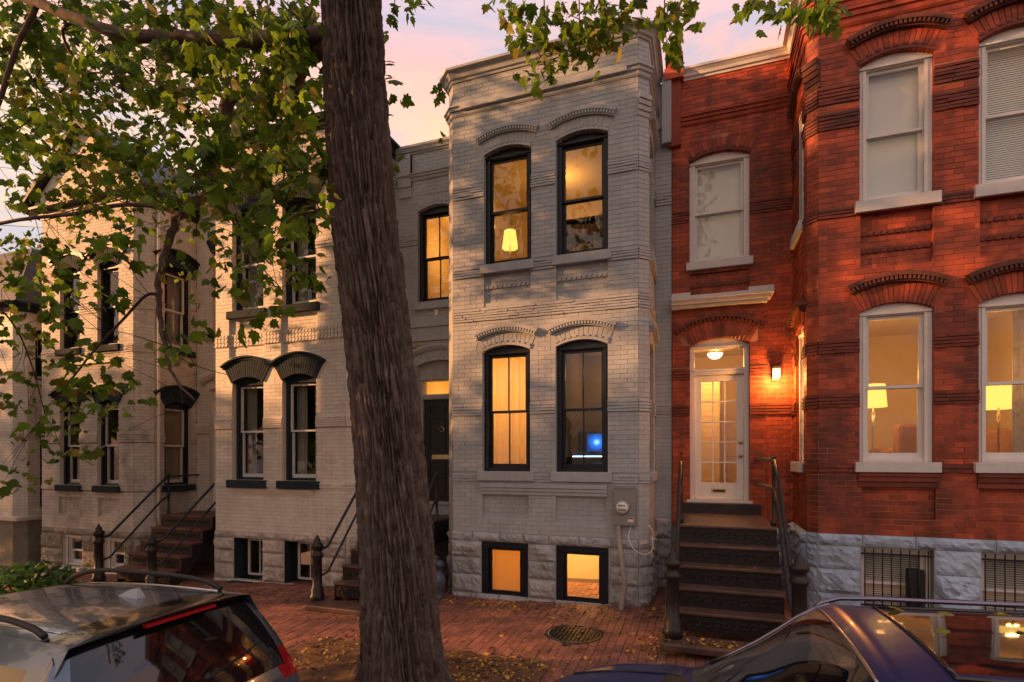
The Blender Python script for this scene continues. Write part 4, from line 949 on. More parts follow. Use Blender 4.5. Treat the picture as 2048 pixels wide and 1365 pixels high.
# ------------------------------------------------------------------ cast iron stoops
def newel(t, x, y, z, h, m='iron', r=.092, point=True):
    mb = MB(); k = h
    mb.lathe([(r * 1.25, 0), (r * 1.25, .10 * k), (r * 1.05, .12 * k), (r * 1.12, .20 * k), (r * .85, .23 * k), (r * .80, .66 * k), (r, .68 * k), (r * 1.08, .72 * k), (r * .75, .75 * k), (r * .7, .80 * k), (r * 1.05, .83 * k), (r * 1.05, .87 * k), (r * .6, .90 * k)] + ([(r * .62, .93 * k), (r * .35, .97 * k), (.004, 1.02 * k)] if point else [(r * .9, .92 * k), (r * .9, .97 * k), (r * .4, 1.0 * k)]), (x, y, z), 12)
    return mb.build('newel_post', m, t)
def stoop(label, x0, x1, ytop, yback, ztop, n, rise, run, mt, mr, nwl, rails, plate=None, posts=()):
    t = thing('stoop', label, 'steps', ((x0 + x1) / 2, ytop - n * run / 2, ztop - n * rise), 'cast iron stoops at the front doors')
    mb = MB(); mb.box(x0 - .02, x1 + .02, ytop - .03, yback, ztop - .035, ztop); mb.build('landing', mt, t, bevel=.008)
    for i in range(n):
        z = ztop - i * rise; y = ytop - i * run
        rb_ = MB(); rb_.box(x0, x1, y + .005, y + .03, z - rise + .0, z - .036)
        wv = MB()
        k = int((x1 - x0) / .11)
        for j in range(k):
            xa = x0 + .06 + (x1 - x0 - .12) * (j + .5) / k; zc = z - rise * .54; sgn = 1 if j % 2 else -1
            rb_.tube([(xa + .05 * math.cos(a) * (1 - a / 14), y + .002, zc + sgn * .045 * math.sin(a) * (1 - a / 14)) for a in [q * .7 for q in range(10)]], .008, 5)
        rb_.build('riser', mr, t)
        if i:
            mb = MB(); mb.box(x0 - .02, x1 + .02, y - .03, y + run + .002, z - .035, z); mb.build('tread', mt, t, bevel=.008)
    zb = ztop - n * rise; yb = ytop - n * run
    for xs in (x0 - .012, x1 + .012):
        F = Face((xs, 0), (0, 1), (1, 0)); poly = [(yback, ztop - .036), (ytop, ztop - .036)]
        for i in range(n): poly += [(ytop - i * run, ztop - (i + 1) * rise - .036), (ytop - (i + 1) * run, ztop - (i + 1) * rise - .036)]
        poly += [(ytop - n * run, zb - .2), (ytop - n * run + .25, zb - .2), (ytop + .1, ztop - rise * 1.9), (ytop + .1, ztop - .4), (yback, ztop - .4)]
        mb = MB(F); mb.prism(poly[::-1], -.008, .008); mb.build('side_plate', 'iron', t)
    pl = plate or (x0 - .14, x1 + .14, yb - .34, yb + .06)
    mb = MB(); mb.box(*pl, zb - .09, zb); mb.build('base_plate', 'iron_tread', t, bevel=.02)
    for (x, y, z, h) in nwl: newel(t, x, y, z, h)
    for (pts, r) in rails: mb = MB(); mb.tube(pts, r, 8); mb.build('handrail', 'iron', t)
    for (x, y, z0, z1) in posts:
        mb = MB(); mb.lathe([(.04, 0), (.04, .06), (.024, .09), (.024, (z1 - z0) * .45), (.034, (z1 - z0) * .48), (.024, (z1 - z0) * .52), (.022, z1 - z0 - .08), (.034, z1 - z0 - .06), (.026, z1 - z0 - .02), (.036, z1 - z0), (.01, z1 - z0 + .03)], (x, y, z0), 10); mb.build('rail_post', 'iron', t)
    return t
yb = 7.62 - 5 * .222
stoop('dark iron stoop with leaves on its lowest plate leading to the lit white glass door', -.24, .91, 7.62, 9.26, 1.305, 5, .233, .222, 'iron_tread', 'iron',
      [(-.30, yb - .05, .14, 1.0), (1.02, yb + .02, .14, 1.02)],
      [([(-.27, yb, .98), (-.26, yb + .12, 1.03), (-.255, 7.4, 1.86), (-.25, 7.62, 2.08), (-.25, 7.80, 2.14)], .024), ([(-.27, yb, .58), (-.26, yb + .15, .64), (-.255, 7.6, 1.74), (-.25, 7.8, 1.80)], .02),
       ([(.99, yb + .04, .96), (.95, yb + .16, 1.0), (.93, 7.4, 1.90), (.92, 7.75, 2.16), (.92, 7.95, 2.18), (.84, 8.9, 2.19), (.84, 9.36, 2.19)], .026),
       ([(.99, yb + .04, .46), (.95, yb + .16, .56), (.93, 7.5, 1.56), (.92, 7.8, 1.80), (.84, 8.6, 1.82), (.84, 9.36, 1.82)], .024)],
      plate=(-.42, 1.16, yb - .32, yb + .06), posts=[(-.25, 7.80, 1.30, 2.13), (.92, 7.85, 1.30, 2.2)])
yb = 8.2 - 5 * .222
stoop('dark iron stoop half hidden by the tree trunk below the black door', -5.62, -4.30, 8.2, 9.28, 1.12, 5, .236, .222, 'iron_tread', 'iron',
      [(-5.78, yb - .02, -.09, 1.05), (-4.24, yb - .02, -.09, 1.05)],
      [([(-5.76, yb, .72), (-5.70, yb + .14, .78), (-5.66, 8.1, 1.78), (-5.66, 8.3, 1.93)], .024), ([(-5.76, yb, .30), (-5.70, yb + .14, .36), (-5.66, 8.1, 1.40), (-5.66, 8.3, 1.52)], .02),
       ([(-4.24, yb, .80), (-4.24, yb + .14, .84), (-4.24, 8.1, 1.84), (-4.24, 8.22, 1.92), (-4.24, 9.3, 1.95)], .022), ([(-4.24, yb, .38), (-4.24, yb + .14, .42), (-4.24, 8.1, 1.42), (-4.24, 8.22, 1.50), (-4.24, 9.3, 1.53)], .02)],
      posts=[(-4.24, 8.22, 1.1, 1.95), (-5.66, 8.3, 1.1, 1.95)])
yb = 8.36 - 5 * .235
stoop('stoop with worn reddish treads and lacy black risers beside the cream house', -10.85, -9.46, 8.36, 9.3, 1.0, 5, .235, .235, 'red_tread', 'iron',
      [(-10.97, yb - .04, -.20, 1.12), (-9.55, yb - .04, -.20, 1.0)],
      [([(-10.95, yb, .66), (-10.93, yb + .14, .70), (-10.92, 8.4, 1.70), (-10.92, 8.55, 1.80)], .026), ([(-10.95, yb, .22), (-10.93, yb + .14, .26), (-10.92, 8.4, 1.30), (-10.92, 8.55, 1.38)], .022), ([(-10.92, 8.55, 1.80), (-10.92, 9.3, 1.82)], .02),
       ([(-9.55, yb, .62), (-9.50, yb + .14, .68), (-9.40, 8.4, 1.70), (-9.40, 8.55, 1.80)], .026), ([(-9.55, yb, .20), (-9.50, yb + .14, .26), (-9.40, 8.4, 1.30), (-9.40, 8.55, 1.38)], .022)],
      posts=[(-10.92, 8.55, .98, 1.84), (-9.40, 8.55, .98, 1.84)])

# ------------------------------------------------------------------ the big tree
LEAF_R = [(.10, .05), (.33, .02), (.30, .15), (.52, .30), (.36, .38), (.41, .58), (.20, .62), (.12, .82)]
MID = [(0, 0), (0, .35), (0, .7), (0, 1.0)]
def leaf_geo():
    V, Fc = [], []
    for s in (1, -1):
        b = len(V); pts = MID + [(s * u, v) for u, v in LEAF_R[::-1]]
        V += [(u, v, -.22 * abs(u) - .18 * v * v + .03 * math.sin(v * 9)) for u, v in pts]
        idx = list(range(b, b + len(pts))); Fc.append(tuple(idx if s < 0 else idx[::-1]))
    return V, Fc
LV, LF = leaf_geo()
LITR = [(-4.05, -.75, 3.45, 4.75), (1.25, 3.4, 4.35, 5.5), (-9.3, -5.5, 3.5, 8.2), (1.0, 1.45, 6.4, 9)]
LITS = LITR[:2]
def shades(p, LITR=LITR):                                # would a leaf here stand in one of the sunlit gaps
    t = (8.1 - p[1]) / SUN_DIR.y
    if t < 0: return False
    x, z = p[0] + SUN_DIR.x * t, p[2] + SUN_DIR.z * t
    return any(a < x < b and c < z < d for a, b, c, d in LITR)
def leaf_mat(p, size, rg, droop=.7):
    a = rg.uniform(0, 6.283)
    v = Vector((math.cos(a), math.sin(a), -droop + rg.uniform(-.5, .4))).normalized()
    n = Vector((rg.uniform(-.7, .7), rg.uniform(-.9, .5), rg.uniform(.25, 1))).normalized()
    u = v.cross(n).normalized(); n = u.cross(v)
    s = size * rg.uniform(.75, 1.2)
    return Matrix(((u.x * s, v.x * s, n.x * s, p[0]), (u.y * s, v.y * s, n.y * s, p[1]), (u.z * s, v.z * s, n.z * s, p[2]), (0, 0, 0, 1)))
def leaf_mass(name, mats, m, parent, kind='stuff', rg=random):
    V, Fc, Rr = [], [], []; k = len(LV); lv = [Vector(v) for v in LV]
    for q, mx in enumerate(mats):
        b = q * k; r = rg.random()
        for v in lv: w = mx @ v; V.append((w.x, w.y, w.z))
        for f in LF: Fc.append(tuple(b + i for i in f))
        Rr += [r] * k
    mb = MB(); mb.v, mb.f, mb.r, mb.smooth = V, Fc, Rr, [False] * len(Fc)
    return mb.build(name, m, parent, kind=kind)
def bark_trunk(path, rad, nseg, nz, name, parent, flare=True, amp=.085, seed=0.0):
    """a trunk with deep vertical fissures; path of (x, y, z), radius by height"""
    V, Fc = [], []
    pts = [Vector(p) for p in path]
    for j in range(nz + 1):
        t = j / nz * (len(pts) - 1); i = min(int(t), len(pts) - 2); f = t - i
        c = pts[i].lerp(pts[i + 1], f); r0 = rad[i] + (rad[i + 1] - rad[i]) * f
        for q in range(nseg):
            a = 6.28318 * q / nseg; ca, sa = math.cos(a), math.sin(a); r = r0
            z = c.z
            if flare:
                h = max(0, z + .25); e = math.exp(-h / .24)
                r += e * (.07 + .26 * max(0, math.sin(a * 4 + 1.0 + .5 * math.sin(a))) ** 2)
            r *= 1 + .05 * mnoise.noise(Vector((ca * 1.2, sa * 1.2, z * .5 + seed)))
            tw = a + .10 * z
            wob = mnoise.noise(Vector((ca * 2.5, sa * 2.5, z * 1.8 + seed)))
            cx_, cy_ = math.cos(tw), math.sin(tw)
            if amp > .05:
                q1 = Vector((cx_ * 5.2 + .35 * wob, cy_ * 5.2 - .35 * wob, z * 1.25 + .8 * mnoise.noise(Vector((cx_ * 9, cy_ * 9, z * .4))) + seed))
                dd, _ = mnoise.voronoi(q1); pl = min(1, max(0, dd[1] - dd[0]) / .20) ** .8
                n2 = min(1, abs(mnoise.noise(Vector((cx_ * 8.6 + .5 * wob, cy_ * 8.6 - .5 * wob, z * .85 + 9 + seed)))) / .20) ** .8
                n3 = mnoise.noise(Vector((ca * 20, sa * 20, z * 14))); n5 = abs(mnoise.noise(Vector((cx_ * 26, cy_ * 26, z * 5))))
                r += amp * (.95 * min(pl, n2) + .15 * pl - .95) + (.012 * n3 + .020 * n5) * pl * n2 + .004 * wob
            else:
                n2 = min(1, abs(mnoise.noise(Vector((cx_ * 7.5, cy_ * 7.5, z * .8 + 9 + seed)))) / .16); r += amp * (n2 - .8)
            V.append((c.x + ca * r, c.y + sa * r, z))
    for j in range(nz):
        for q in range(nseg):
            q2 = (q + 1) % nseg; Fc.append((j * nseg + q, j * nseg + q2, (j + 1) * nseg + q2, (j + 1) * nseg + q))
    mb = MB(); mb.add(V, Fc, r=.5, raw=True, smooth=True); return mb.build(name, 'bark', parent)
tree = thing('street_tree', 'massive leaning tree trunk with deeply furrowed bark in the leaf-strewn pit between the cars', 'tree', (-3.0, 4.85, -.1), 'street trees')
def tx(z): return -2.89 - .089 * z
trunk_path = [(tx(z) + .05 * math.sin(z * .9), 4.85, z) for z in (-.35, .4, 1.2, 2.2, 3.4, 4.8, 6.2, 7.2, 8.6, 10.2)]
bark_trunk(trunk_path, [.415, .385, .365, .348, .333, .322, .312, .295, .26, .18], 320, 480, 'trunk', tree)
def smooth_path(p, n=5):
    out = []
    for i in range(len(p) - 1):
        a, b, c, d = p[max(i - 1, 0)], p[i], p[i + 1], p[min(i + 2, len(p) - 1)]
        for k in range(n):
            t = k / n; out.append(.5 * ((2 * b) + (c - a) * t + (2 * a - 5 * b + 4 * c - d) * t * t + (3 * b - a - 3 * c + d) * t ** 3))
    out.append(p[-1]); return out
rt = random.Random(11)
limb_pts = []
def limb(px, r0, r1, name='limb', m='bark', mat_big=True):
    p = smooth_path([ray_at(x, y, Y) for x, y, Y in px])
    p = [q + Vector((rt.uniform(-1, 1), rt.uniform(-1, 1), rt.uniform(-1, 1))) * r0 * .12 for q in p]
    mb = MB(); mb.tube(p, r0, 12 if r0 > .05 else 7, r1); mb.build(name, m, tree); limb_pts.extend(p); return p
limb([(690, 115, 4.85), (640, 95, 4.75), (600, 118, 4.9), (585, 175, 5.1), (560, 215, 5.2), (500, 190, 5.2), (460, 200, 5.2), (445, 250, 5.2), (432, 320, 5.2), (418, 385, 5.2), (362, 428, 5.2), (332, 495, 5.2), (317, 560, 5.2), (319, 620, 5.2), (330, 690, 5.2), (345, 750, 5.2), (388, 800, 5.2)], .125, .012)
limb([(690, 60, 4.85), (620, 70, 4.6), (520, 78, 4.5), (400, 78, 4.4), (320, 75, 4.4), (250, 70, 4.3), (170, 45, 4.2), (80, 8, 4.1), (-60, -50, 4.0)], .085, .05)
limb([(75, 5, 4.1), (55, 50, 4.1), (35, 90, 4.1), (15, 150, 4.1), (-5, 215, 4.1), (-40, 300, 4.1)], .035, .025)
limb([(362, 428, 5.2), (300, 412, 5.1), (230, 412, 5.0), (150, 428, 4.9), (70, 436, 4.8), (0, 447, 4.7), (-70, 460, 4.6)], .03, .022)
limb([(318, 590, 5.2), (292, 592, 5.1), (250, 635, 5.0), (190, 700, 4.9), (150, 750, 4.8), (110, 800, 4.7)], .022, .01, 'branch', 'twig')
limb([(432, 350, 5.2), (455, 420, 5.2), (480, 470, 5.3), (510, 520, 5.4), (560, 575, 5.5)], .016, .006, 'branch', 'twig')
limb([(330, 670, 5.2), (360, 715, 5.2), (400, 735, 5.3), (455, 750, 5.4)], .012, .004, 'branch', 'twig')
limb([(345, 750, 5.2), (360, 775, 5.2), (365, 810, 5.2)], .010, .004, 'branch', 'twig')
limb([(145, 45, 4.25), (125, 62, 4.3), (140, 105, 4.4), (170, 145, 4.5), (140, 165, 4.6), (110, 195, 4.6)], .020, .010, 'branch', 'twig')
limb([(170, 145, 4.5), (240, 150, 4.6), (330, 170, 4.7), (400, 200, 4.8)], .012, .005, 'branch', 'twig')
limb([(-40, 330, 4.5), (10, 275, 4.5), (60, 240, 4.6), (75, 200, 4.6), (70, 165, 4.6)], .012, .005, 'branch', 'twig')
limb([(530, 120, 4.6), (560, 230, 4.8), (600, 340, 4.9), (640, 420, 5.0)], .016, .006, 'branch', 'twig')
limb([(-60, 560, 4.6), (20, 640, 4.6), (60, 720, 4.6), (90, 830, 4.6)], .014, .006, 'branch', 'twig')
over = [(715, -40, 4.85), (800, -150, 4.7), (1000, -190, 4.5), (1250, -200, 4.3), (1500, -150, 4.2), (1750, -120, 4.1)]
limb(over, .09, .03)
for x, y2, Y in ((1020, 40, 4.5), (1090, 130, 4.5), (1160, 110, 4.4), (1210, 60, 4.35), (1330, 60, 4.3), (1380, 40, 4.3), (1540, 30, 4.2), (1630, 40, 4.15), (790, 30, 4.7)):
    limb([(x - 25, -185, Y), (x - 5, -90, Y + .05), (x, y2, Y + .08)], .010, .004, 'branch', 'twig')
GRID = ["9989968999999", "9999867899999", "9998999999983", "9876769999885", "9998646889987", "8999876679998", "4569998578998", "4238899866776", "6656776654563",
        "8876553545650", "8654313546661", "8655301233562", "8732201111331", "8621002320000", "5334201210000", "4456520000000", "6665430000000", "3443100000000", "2212000000000", "2100000000000", "1000000000000"]
rg = random.Random(5)
leaves = []
def spray(c, n, spread, size):
    for _ in range(n):
        p = c + Vector((rg.gauss(0, spread), rg.gauss(0, spread), rg.gauss(0, spread * .7)))
        if shades(p, LITS):
            x, y, d = project(*p)
            for Y in (6.6, 6.2, 5.6, 4.9, 4.4, 4.0, 3.7):
                q = ray_at(x, y, Y + rg.uniform(-.15, .15))
                if not shades(q, LITS): p = q; break
            else:
                if rg.random() < .85: continue
        leaves.append((p, size))
for j, row in enumerate(GRID):
    for i, chd in enumerate(row):
        dens = int(chd)
        if not dens: continue
        k = dens * (1.05 if j < 5 else .85 if j < 8 else .42)
        n = int(k) + (rg.random() < k - int(k))
        for _ in range(n):
            Y = rg.choice((4.1, 4.4, 4.7, 5.0, 5.4, 5.8, 6.3)) + rg.uniform(-.2, .2)
            c = ray_at(i * 50 + rg.uniform(0, 50), j * 50 + rg.uniform(0, 50), Y)
            spray(c, rg.randint(4, 7), .09, rg.choice((.09, .11, .13, .15, .18)))
RB = [(1015, 15, 32), (1045, 45, 38), (1075, 85, 36), (1095, 125, 32), (1065, 150, 24), (1110, 30, 30), (1150, 95, 36), (1140, 60, 30), (1190, 60, 40), (1185, 15, 32), (1215, 85, 26), (1245, 20, 34), (1265, 45, 18), (1330, 40, 30), (1350, 85, 22), (1362, 15, 30), (1395, 45, 14), (1356, 115, 6),
      (1490, 18, 20), (1535, 10, 32), (1580, 22, 28), (1635, 20, 34), (1655, 45, 22), (1670, 15, 16), (765, 30, 16), (790, 20, 22), (830, 10, 20), (775, 55, 10), (772, 130, 8), (775, 150, 7), (800, 318, 12), (790, 330, 10)]
for x, y, r in RB:
    for _ in range(max(3, int(r * r / 42))):
        Y = rg.choice((4.2, 4.35, 4.5, 4.7)) if x > 900 else 4.75
        leaves.append((ray_at(x + rg.gauss(0, r * .55), y + rg.gauss(0, r * .55), Y), rg.uniform(.085, .12)))
# the crown above and beside the frame
n = 0
while n < 2400:
    p = Vector((rg.uniform(-11, .3), rg.uniform(2.4, 7.4), rg.uniform(5.5, 12.5)))
    x, y, d = project(*p)
    if d > 0 and -60 < x < 2110 and y > -40: continue
    if d <= .3 or ((p.x + 3.5) / 7.2) ** 2 + ((p.y - 5) / 2.7) ** 2 + ((p.z - 8.6) / 4.2) ** 2 > 1 or mnoise.noise(p * .8) < -.12: continue
    if shades(p): continue
    leaves.append((p, .16)); n += 1
keep = []
for p, s in leaves:
    x, y, d = project(*p)
    inview = d > 0 and -20 < x < 2070 and y > -20
    if inview and p.z < .2: continue
    if inview and y < 235 and 640 < x < 775 and p.y < 4.9: p = Vector((p.x, p.y + 1.2, p.z))
    keep.append((p, s, d if inview else 99 + d))
keep.sort(key=lambda k: k[2] / k[1])
mats = [leaf_mat(p, s, rg) for p, s, d in keep]
one = MB(); one.add(LV, LF, r=0, raw=True); lo = one.build('leaf', 'leaf'); leaf_me = lo.data; bpy.data.objects.remove(lo)
for mx in mats[:300]:
    o = bpy.data.objects.new('leaf', leaf_me); COL.objects.link(o); o.parent = tree; o.matrix_parent_inverse = Matrix.Translation(-Vector(tree.location)); o.matrix_basis = mx
rest = mats[300:]
yel = [m_ for i, m_ in enumerate(rest) if i % 7 == 0]; grn = [m_ for i, m_ in enumerate(rest) if i % 7]
leaf_mass('foliage', grn, 'leaf', tree); leaf_mass('yellow_foliage', yel, 'leaf_yellow', tree)
mb = MB()                                                       # twigs that carry the sprays
for p, s, d in keep[::9]:
    if d > 90: continue
    if 740 < project(*p)[0] < 960: continue
    q = min(limb_pts, key=lambda l: (l - p).length_squared); v = p - q
    if v.length > 1.6: q = p - v.normalized() * .6 + Vector((0, 0, .1))
    mb.tube([q, q.lerp(p, .5) + Vector((rg.uniform(-.06, .06), rg.uniform(-.06, .06), .05)), p], .0045, 4, .002)
mb.build('twigs', 'twig', tree, kind='stuff')
# unseen trees added along the street, crowns shaped to shade fronts and cars
def unseen_shade_tree(x, y, h, label, blobs, n, seed):
    t = thing('street_tree', label, 'tree', (x, y, sz(x, y)), 'street trees'); r2 = random.Random(seed)
    bark_trunk([(x, y, sz(x, y) - .3), (x + .05, y, h * .3), (x - .05, y + .05, h * .6), (x, y, h * .9)], [.26, .22, .17, .06], 40, 50, 'trunk', t, amp=.03, seed=seed)
    ms = []
    for bx, by, bz, rx, ry, rz, cnt in blobs:
        k = 0
        mb = MB(); mb.tube([(x, y, h * .45), (x + (bx - x) * .5, y + (by - y) * .5, h * .5 + (bz - h * .45) * .35), (bx, by, bz)], .06, 6, .015); mb.build('limb', 'bark', t)
        while k < cnt:
            d = Vector((r2.gauss(0, .5), r2.gauss(0, .5), r2.gauss(0, .5)))
            if d.length > 1.15: continue
            p = Vector((bx + d.x * rx, by + d.y * ry, bz + d.z * rz)); k += 1
            if shades(p) or p.z < .3: continue
            ms.append(leaf_mat(p, .24, r2))
    leaf_mass('foliage', ms, 'leaf', t)
unseen_shade_tree(-15.2, 4.4, 10, 'unseen tree added down the kerb, crown shaped to shade the grey and red fronts',
    [(-12, 3.2, 9.0, 2.8, 1.8, 1.9, 800), (-12.2, 3.3, 4.0, 2.0, 1.5, 1.7, 1000), (-13.6, 3.2, 4.4, 1.8, 1.5, 1.7, 700), (-10.9, 3.2, 4.2, 1.6, 1.3, 1.6, 700),
     (-14.2, 1.2, 6.2, 2.2, 1.4, 1.9, 1000), (-12.6, 1.3, 6.0, 1.6, 1.1, 1.8, 500), (-9.5, 3.1, 4.6, 1.5, 1.1, 2.0, 900), (-14.5, 1.2, 9.6, 2.4, 1.5, 1.4, 500)], 0, 3)
unseen_shade_tree(-22.0, 3.6, 9, 'unseen bushy tree added further left to shade the lower cream house', [(-22.4, 2.0, 5.0, 2.6, 1.6, 1.8, 1300), (-20.3, 1.2, 4.4, 2.2, 1.8, 1.6, 900), (-24.5, 1.8, 4.4, 2.4, 1.8, 1.9, 900)], 0, 4)
unseen_shade_tree(-29.5, 3.4, 10, 'unseen tall tree added past the low mansard house to shade the weathered house', [(-28, 2.0, 6.0, 2.8, 1.7, 2.2, 1300), (-26.2, 1.8, 5.2, 2.0, 1.5, 2.0, 700), (-29, 2.2, 4.2, 2.6, 1.6, 1.6, 700)], 0, 5)

unseen_shade_tree(-17.0, -4.6, 9, 'street tree across the road', [(-14, -1.4, 3.6, 2.4, 2.0, 1.8, 900), (-15.5, -2.6, 4.6, 2.4, 2.2, 2.0, 900), (-12.2, -1.2, 3.4, 1.8, 1.6, 1.6, 700), (-13.2, .2, 3.2, 1.8, 1.4, 1.6, 800)], 0, 6)  # out of view, added to keep sun off the cars

# ------------------------------------------------------------------ cars
def cr(p, t):
    n = len(p) - 1; i = min(int(t), n - 1); f = t - i
    a, b, c, d = p[max(i - 1, 0)], p[i], p[i + 1], p[min(i + 2, n)]
    return tuple(.5 * ((2 * b[k]) + (c[k] - a[k]) * f + (2 * a[k] - 5 * b[k] + 4 * c[k] - d[k]) * f * f + (3 * b[k] - a[k] - 3 * c[k] + d[k]) * f ** 3) for k in range(len(b)))
def car(label, xr, yc, zr, prof, tags, hw, belt, paint, gl, extra, group='cars parked along the kerb'):
    """prof: (distance from the tail, height, half width of the upper edge) along the centre line; tags: a part name for each stretch"""
    t = thing('parked_car', label, 'car', (xr - 2.2, yc, zr), group); SUB = 6; NV = 18
    lines = []; tg = []
    for i in range(len(prof) - 1):
        for k in range(SUB): lines.append(cr(prof, i + k / SUB)); tg.append(tags[i])
    lines.append(prof[-1])
    Ltot = max(p[0] for p in prof)
    parts = {}
    def part(n): return parts.setdefault(n, MB())
    def P(s, h, y): return (xr - s, yc + y, zr + h)
    def top(l, v):
        s, h, w = l; rear = max(0, 1 - s / 1.0); fr = max(0, (s - Ltot + 1.2) / 1.2); bend = .10 * rear * abs(v) ** 2.5 - .22 * fr * abs(v) ** 2.5
        return P(s + bend, h - .035 * v * v - .02 * v ** 6, v * w)
    for i in range(len(lines) - 1):
        for j in range(NV):
            v0, v1 = -1 + 2 * j / NV, -1 + 2 * (j + 1) / NV; vm = abs(v0 + v1) / 2; n = tg[i]
            if n in ('rear_window', 'windshield') and vm > .90: n = 'body'
            if n in ('sunroof', 'sunroof2') and vm > .72: n = 'body'
            if n in ('hatch',): n = 'body'
            if n == 'lamp_low': n = 'tail_light' if vm > .80 else 'body'
            if n == 'lamp_high': n = 'tail_light' if vm > .86 else 'rear_window'
            part(n.rstrip('2') + ('#%d' % (v0 > 0) if n == 'tail_light' else '')).add([top(lines[i], v0), top(lines[i], v1), top(lines[i + 1], v1), top(lines[i + 1], v0)], [(0, 1, 2, 3)], .5, raw=True, smooth=True)
    for sg in (-1, 1):
        def col(l):
            p = top(l, sg); h = p[2] - zr; y = abs(p[1] - yc); x = p[0]
            hb = min(belt, h); k = 0 if h > belt + .15 else 1
            yb = hw - .03 if h > belt else max(y, min(hw - .03, y + .03))
            out = [(x, y, h)]
            for q in (1, 2, 3, 4): f = q / 4; out.append((x, y + (yb - y) * (f ** .8), h + (hb - h) * f))
            for f, (yy, hh) in zip((.25, .5, .75, 1), ((hw, .82 * hb), (hw, .6 * hb), (hw - .01, .45 * hb), (hw - .06, .26))):
                e = min(1, min((xr - x), (x - xr + Ltot)) / .35); e = max(.0, e) ** .5
                out.append((x, yb * (1 - e) + yy * e if e < 1 else yy, min(hh, hb)))
            return [(q[0], yc + sg * q[1], zr + q[2]) for q in out], h
        for i in range(len(lines) - 1):
            a, ha = col(lines[i]); b, hb = col(lines[i + 1])
            for j in range(8):
                n = 'body'
                if tg[i] in ('lamp_low', 'lamp_high') and j <= 3: n = 'tail_light'
                if 1 <= j <= 2 and (tg[i] in ('roof', 'sunroof', 'sunroof2') or (tg[i] == 'body')) and (xr - a[0][0]) % 1.25 > .12: n = 'side_window'
                q = [a[j], b[j], b[j + 1], a[j + 1]]
                part(n + ('#%d' % (sg > 0) if n in ('tail_light', 'side_window') else '')).add(q, [(0, 1, 2, 3)], .5, raw=True, smooth=True)
    pm = {'body': paint, 'tail_light': 'red_lens', 'rear_window': 'car_dark_glass', 'windshield': gl, 'side_window': 'car_dark_glass' if gl != 'car_glass' else gl, 'sunroof': 'car_dark_glass', 'spoiler': 'gloss_black', 'bumper': paint, 'roof': paint, 'hood': paint, 'black_bumper': 'black_plastic'}
    for n, mb in parts.items():
        n = n.split('#')[0]
        o = mb.build(n if n != 'black_bumper' else 'bumper', pm[n], t)
        bmx = bmesh.new(); bmx.from_mesh(o.data); bmesh.ops.remove_doubles(bmx, verts=bmx.verts, dist=.0006); bmesh.ops.recalc_face_normals(bmx, faces=bmx.faces); bmx.to_mesh(o.data); bmx.free(); o.data.polygons.foreach_set('use_smooth', [True] * len(o.data.polygons))
    for s in (.85, Ltot - .95):
        for sg in (-1, 1):
            y = yc + sg * (hw - .10)
            mb = MB(); mb.lathe([(.21, -.10), (.30, -.11), (.335, -.07), (.335, .07), (.30, .11), (.21, .10)], (xr - s, y, zr + .335), 24, 'y'); w = mb.build('wheel', 'rubber', t)
            mb = MB(); mb.lathe([(.02, .125), (.06, .12), (.2, .108), (.215, .10), (.215, -.10), (.2, -.108), (.06, -.12), (.02, -.125)], (xr - s, y, zr + .335), 20, 'y'); mb.build('rim', 'chrome', w)
    mb = MB(); mb.box(xr - Ltot + .15, xr - .12, yc - hw + .12, yc + hw - .12, zr + .2, zr + .5); mb.build('underbody', 'black_plastic', t)
    extra(t, P, top, lines); return t
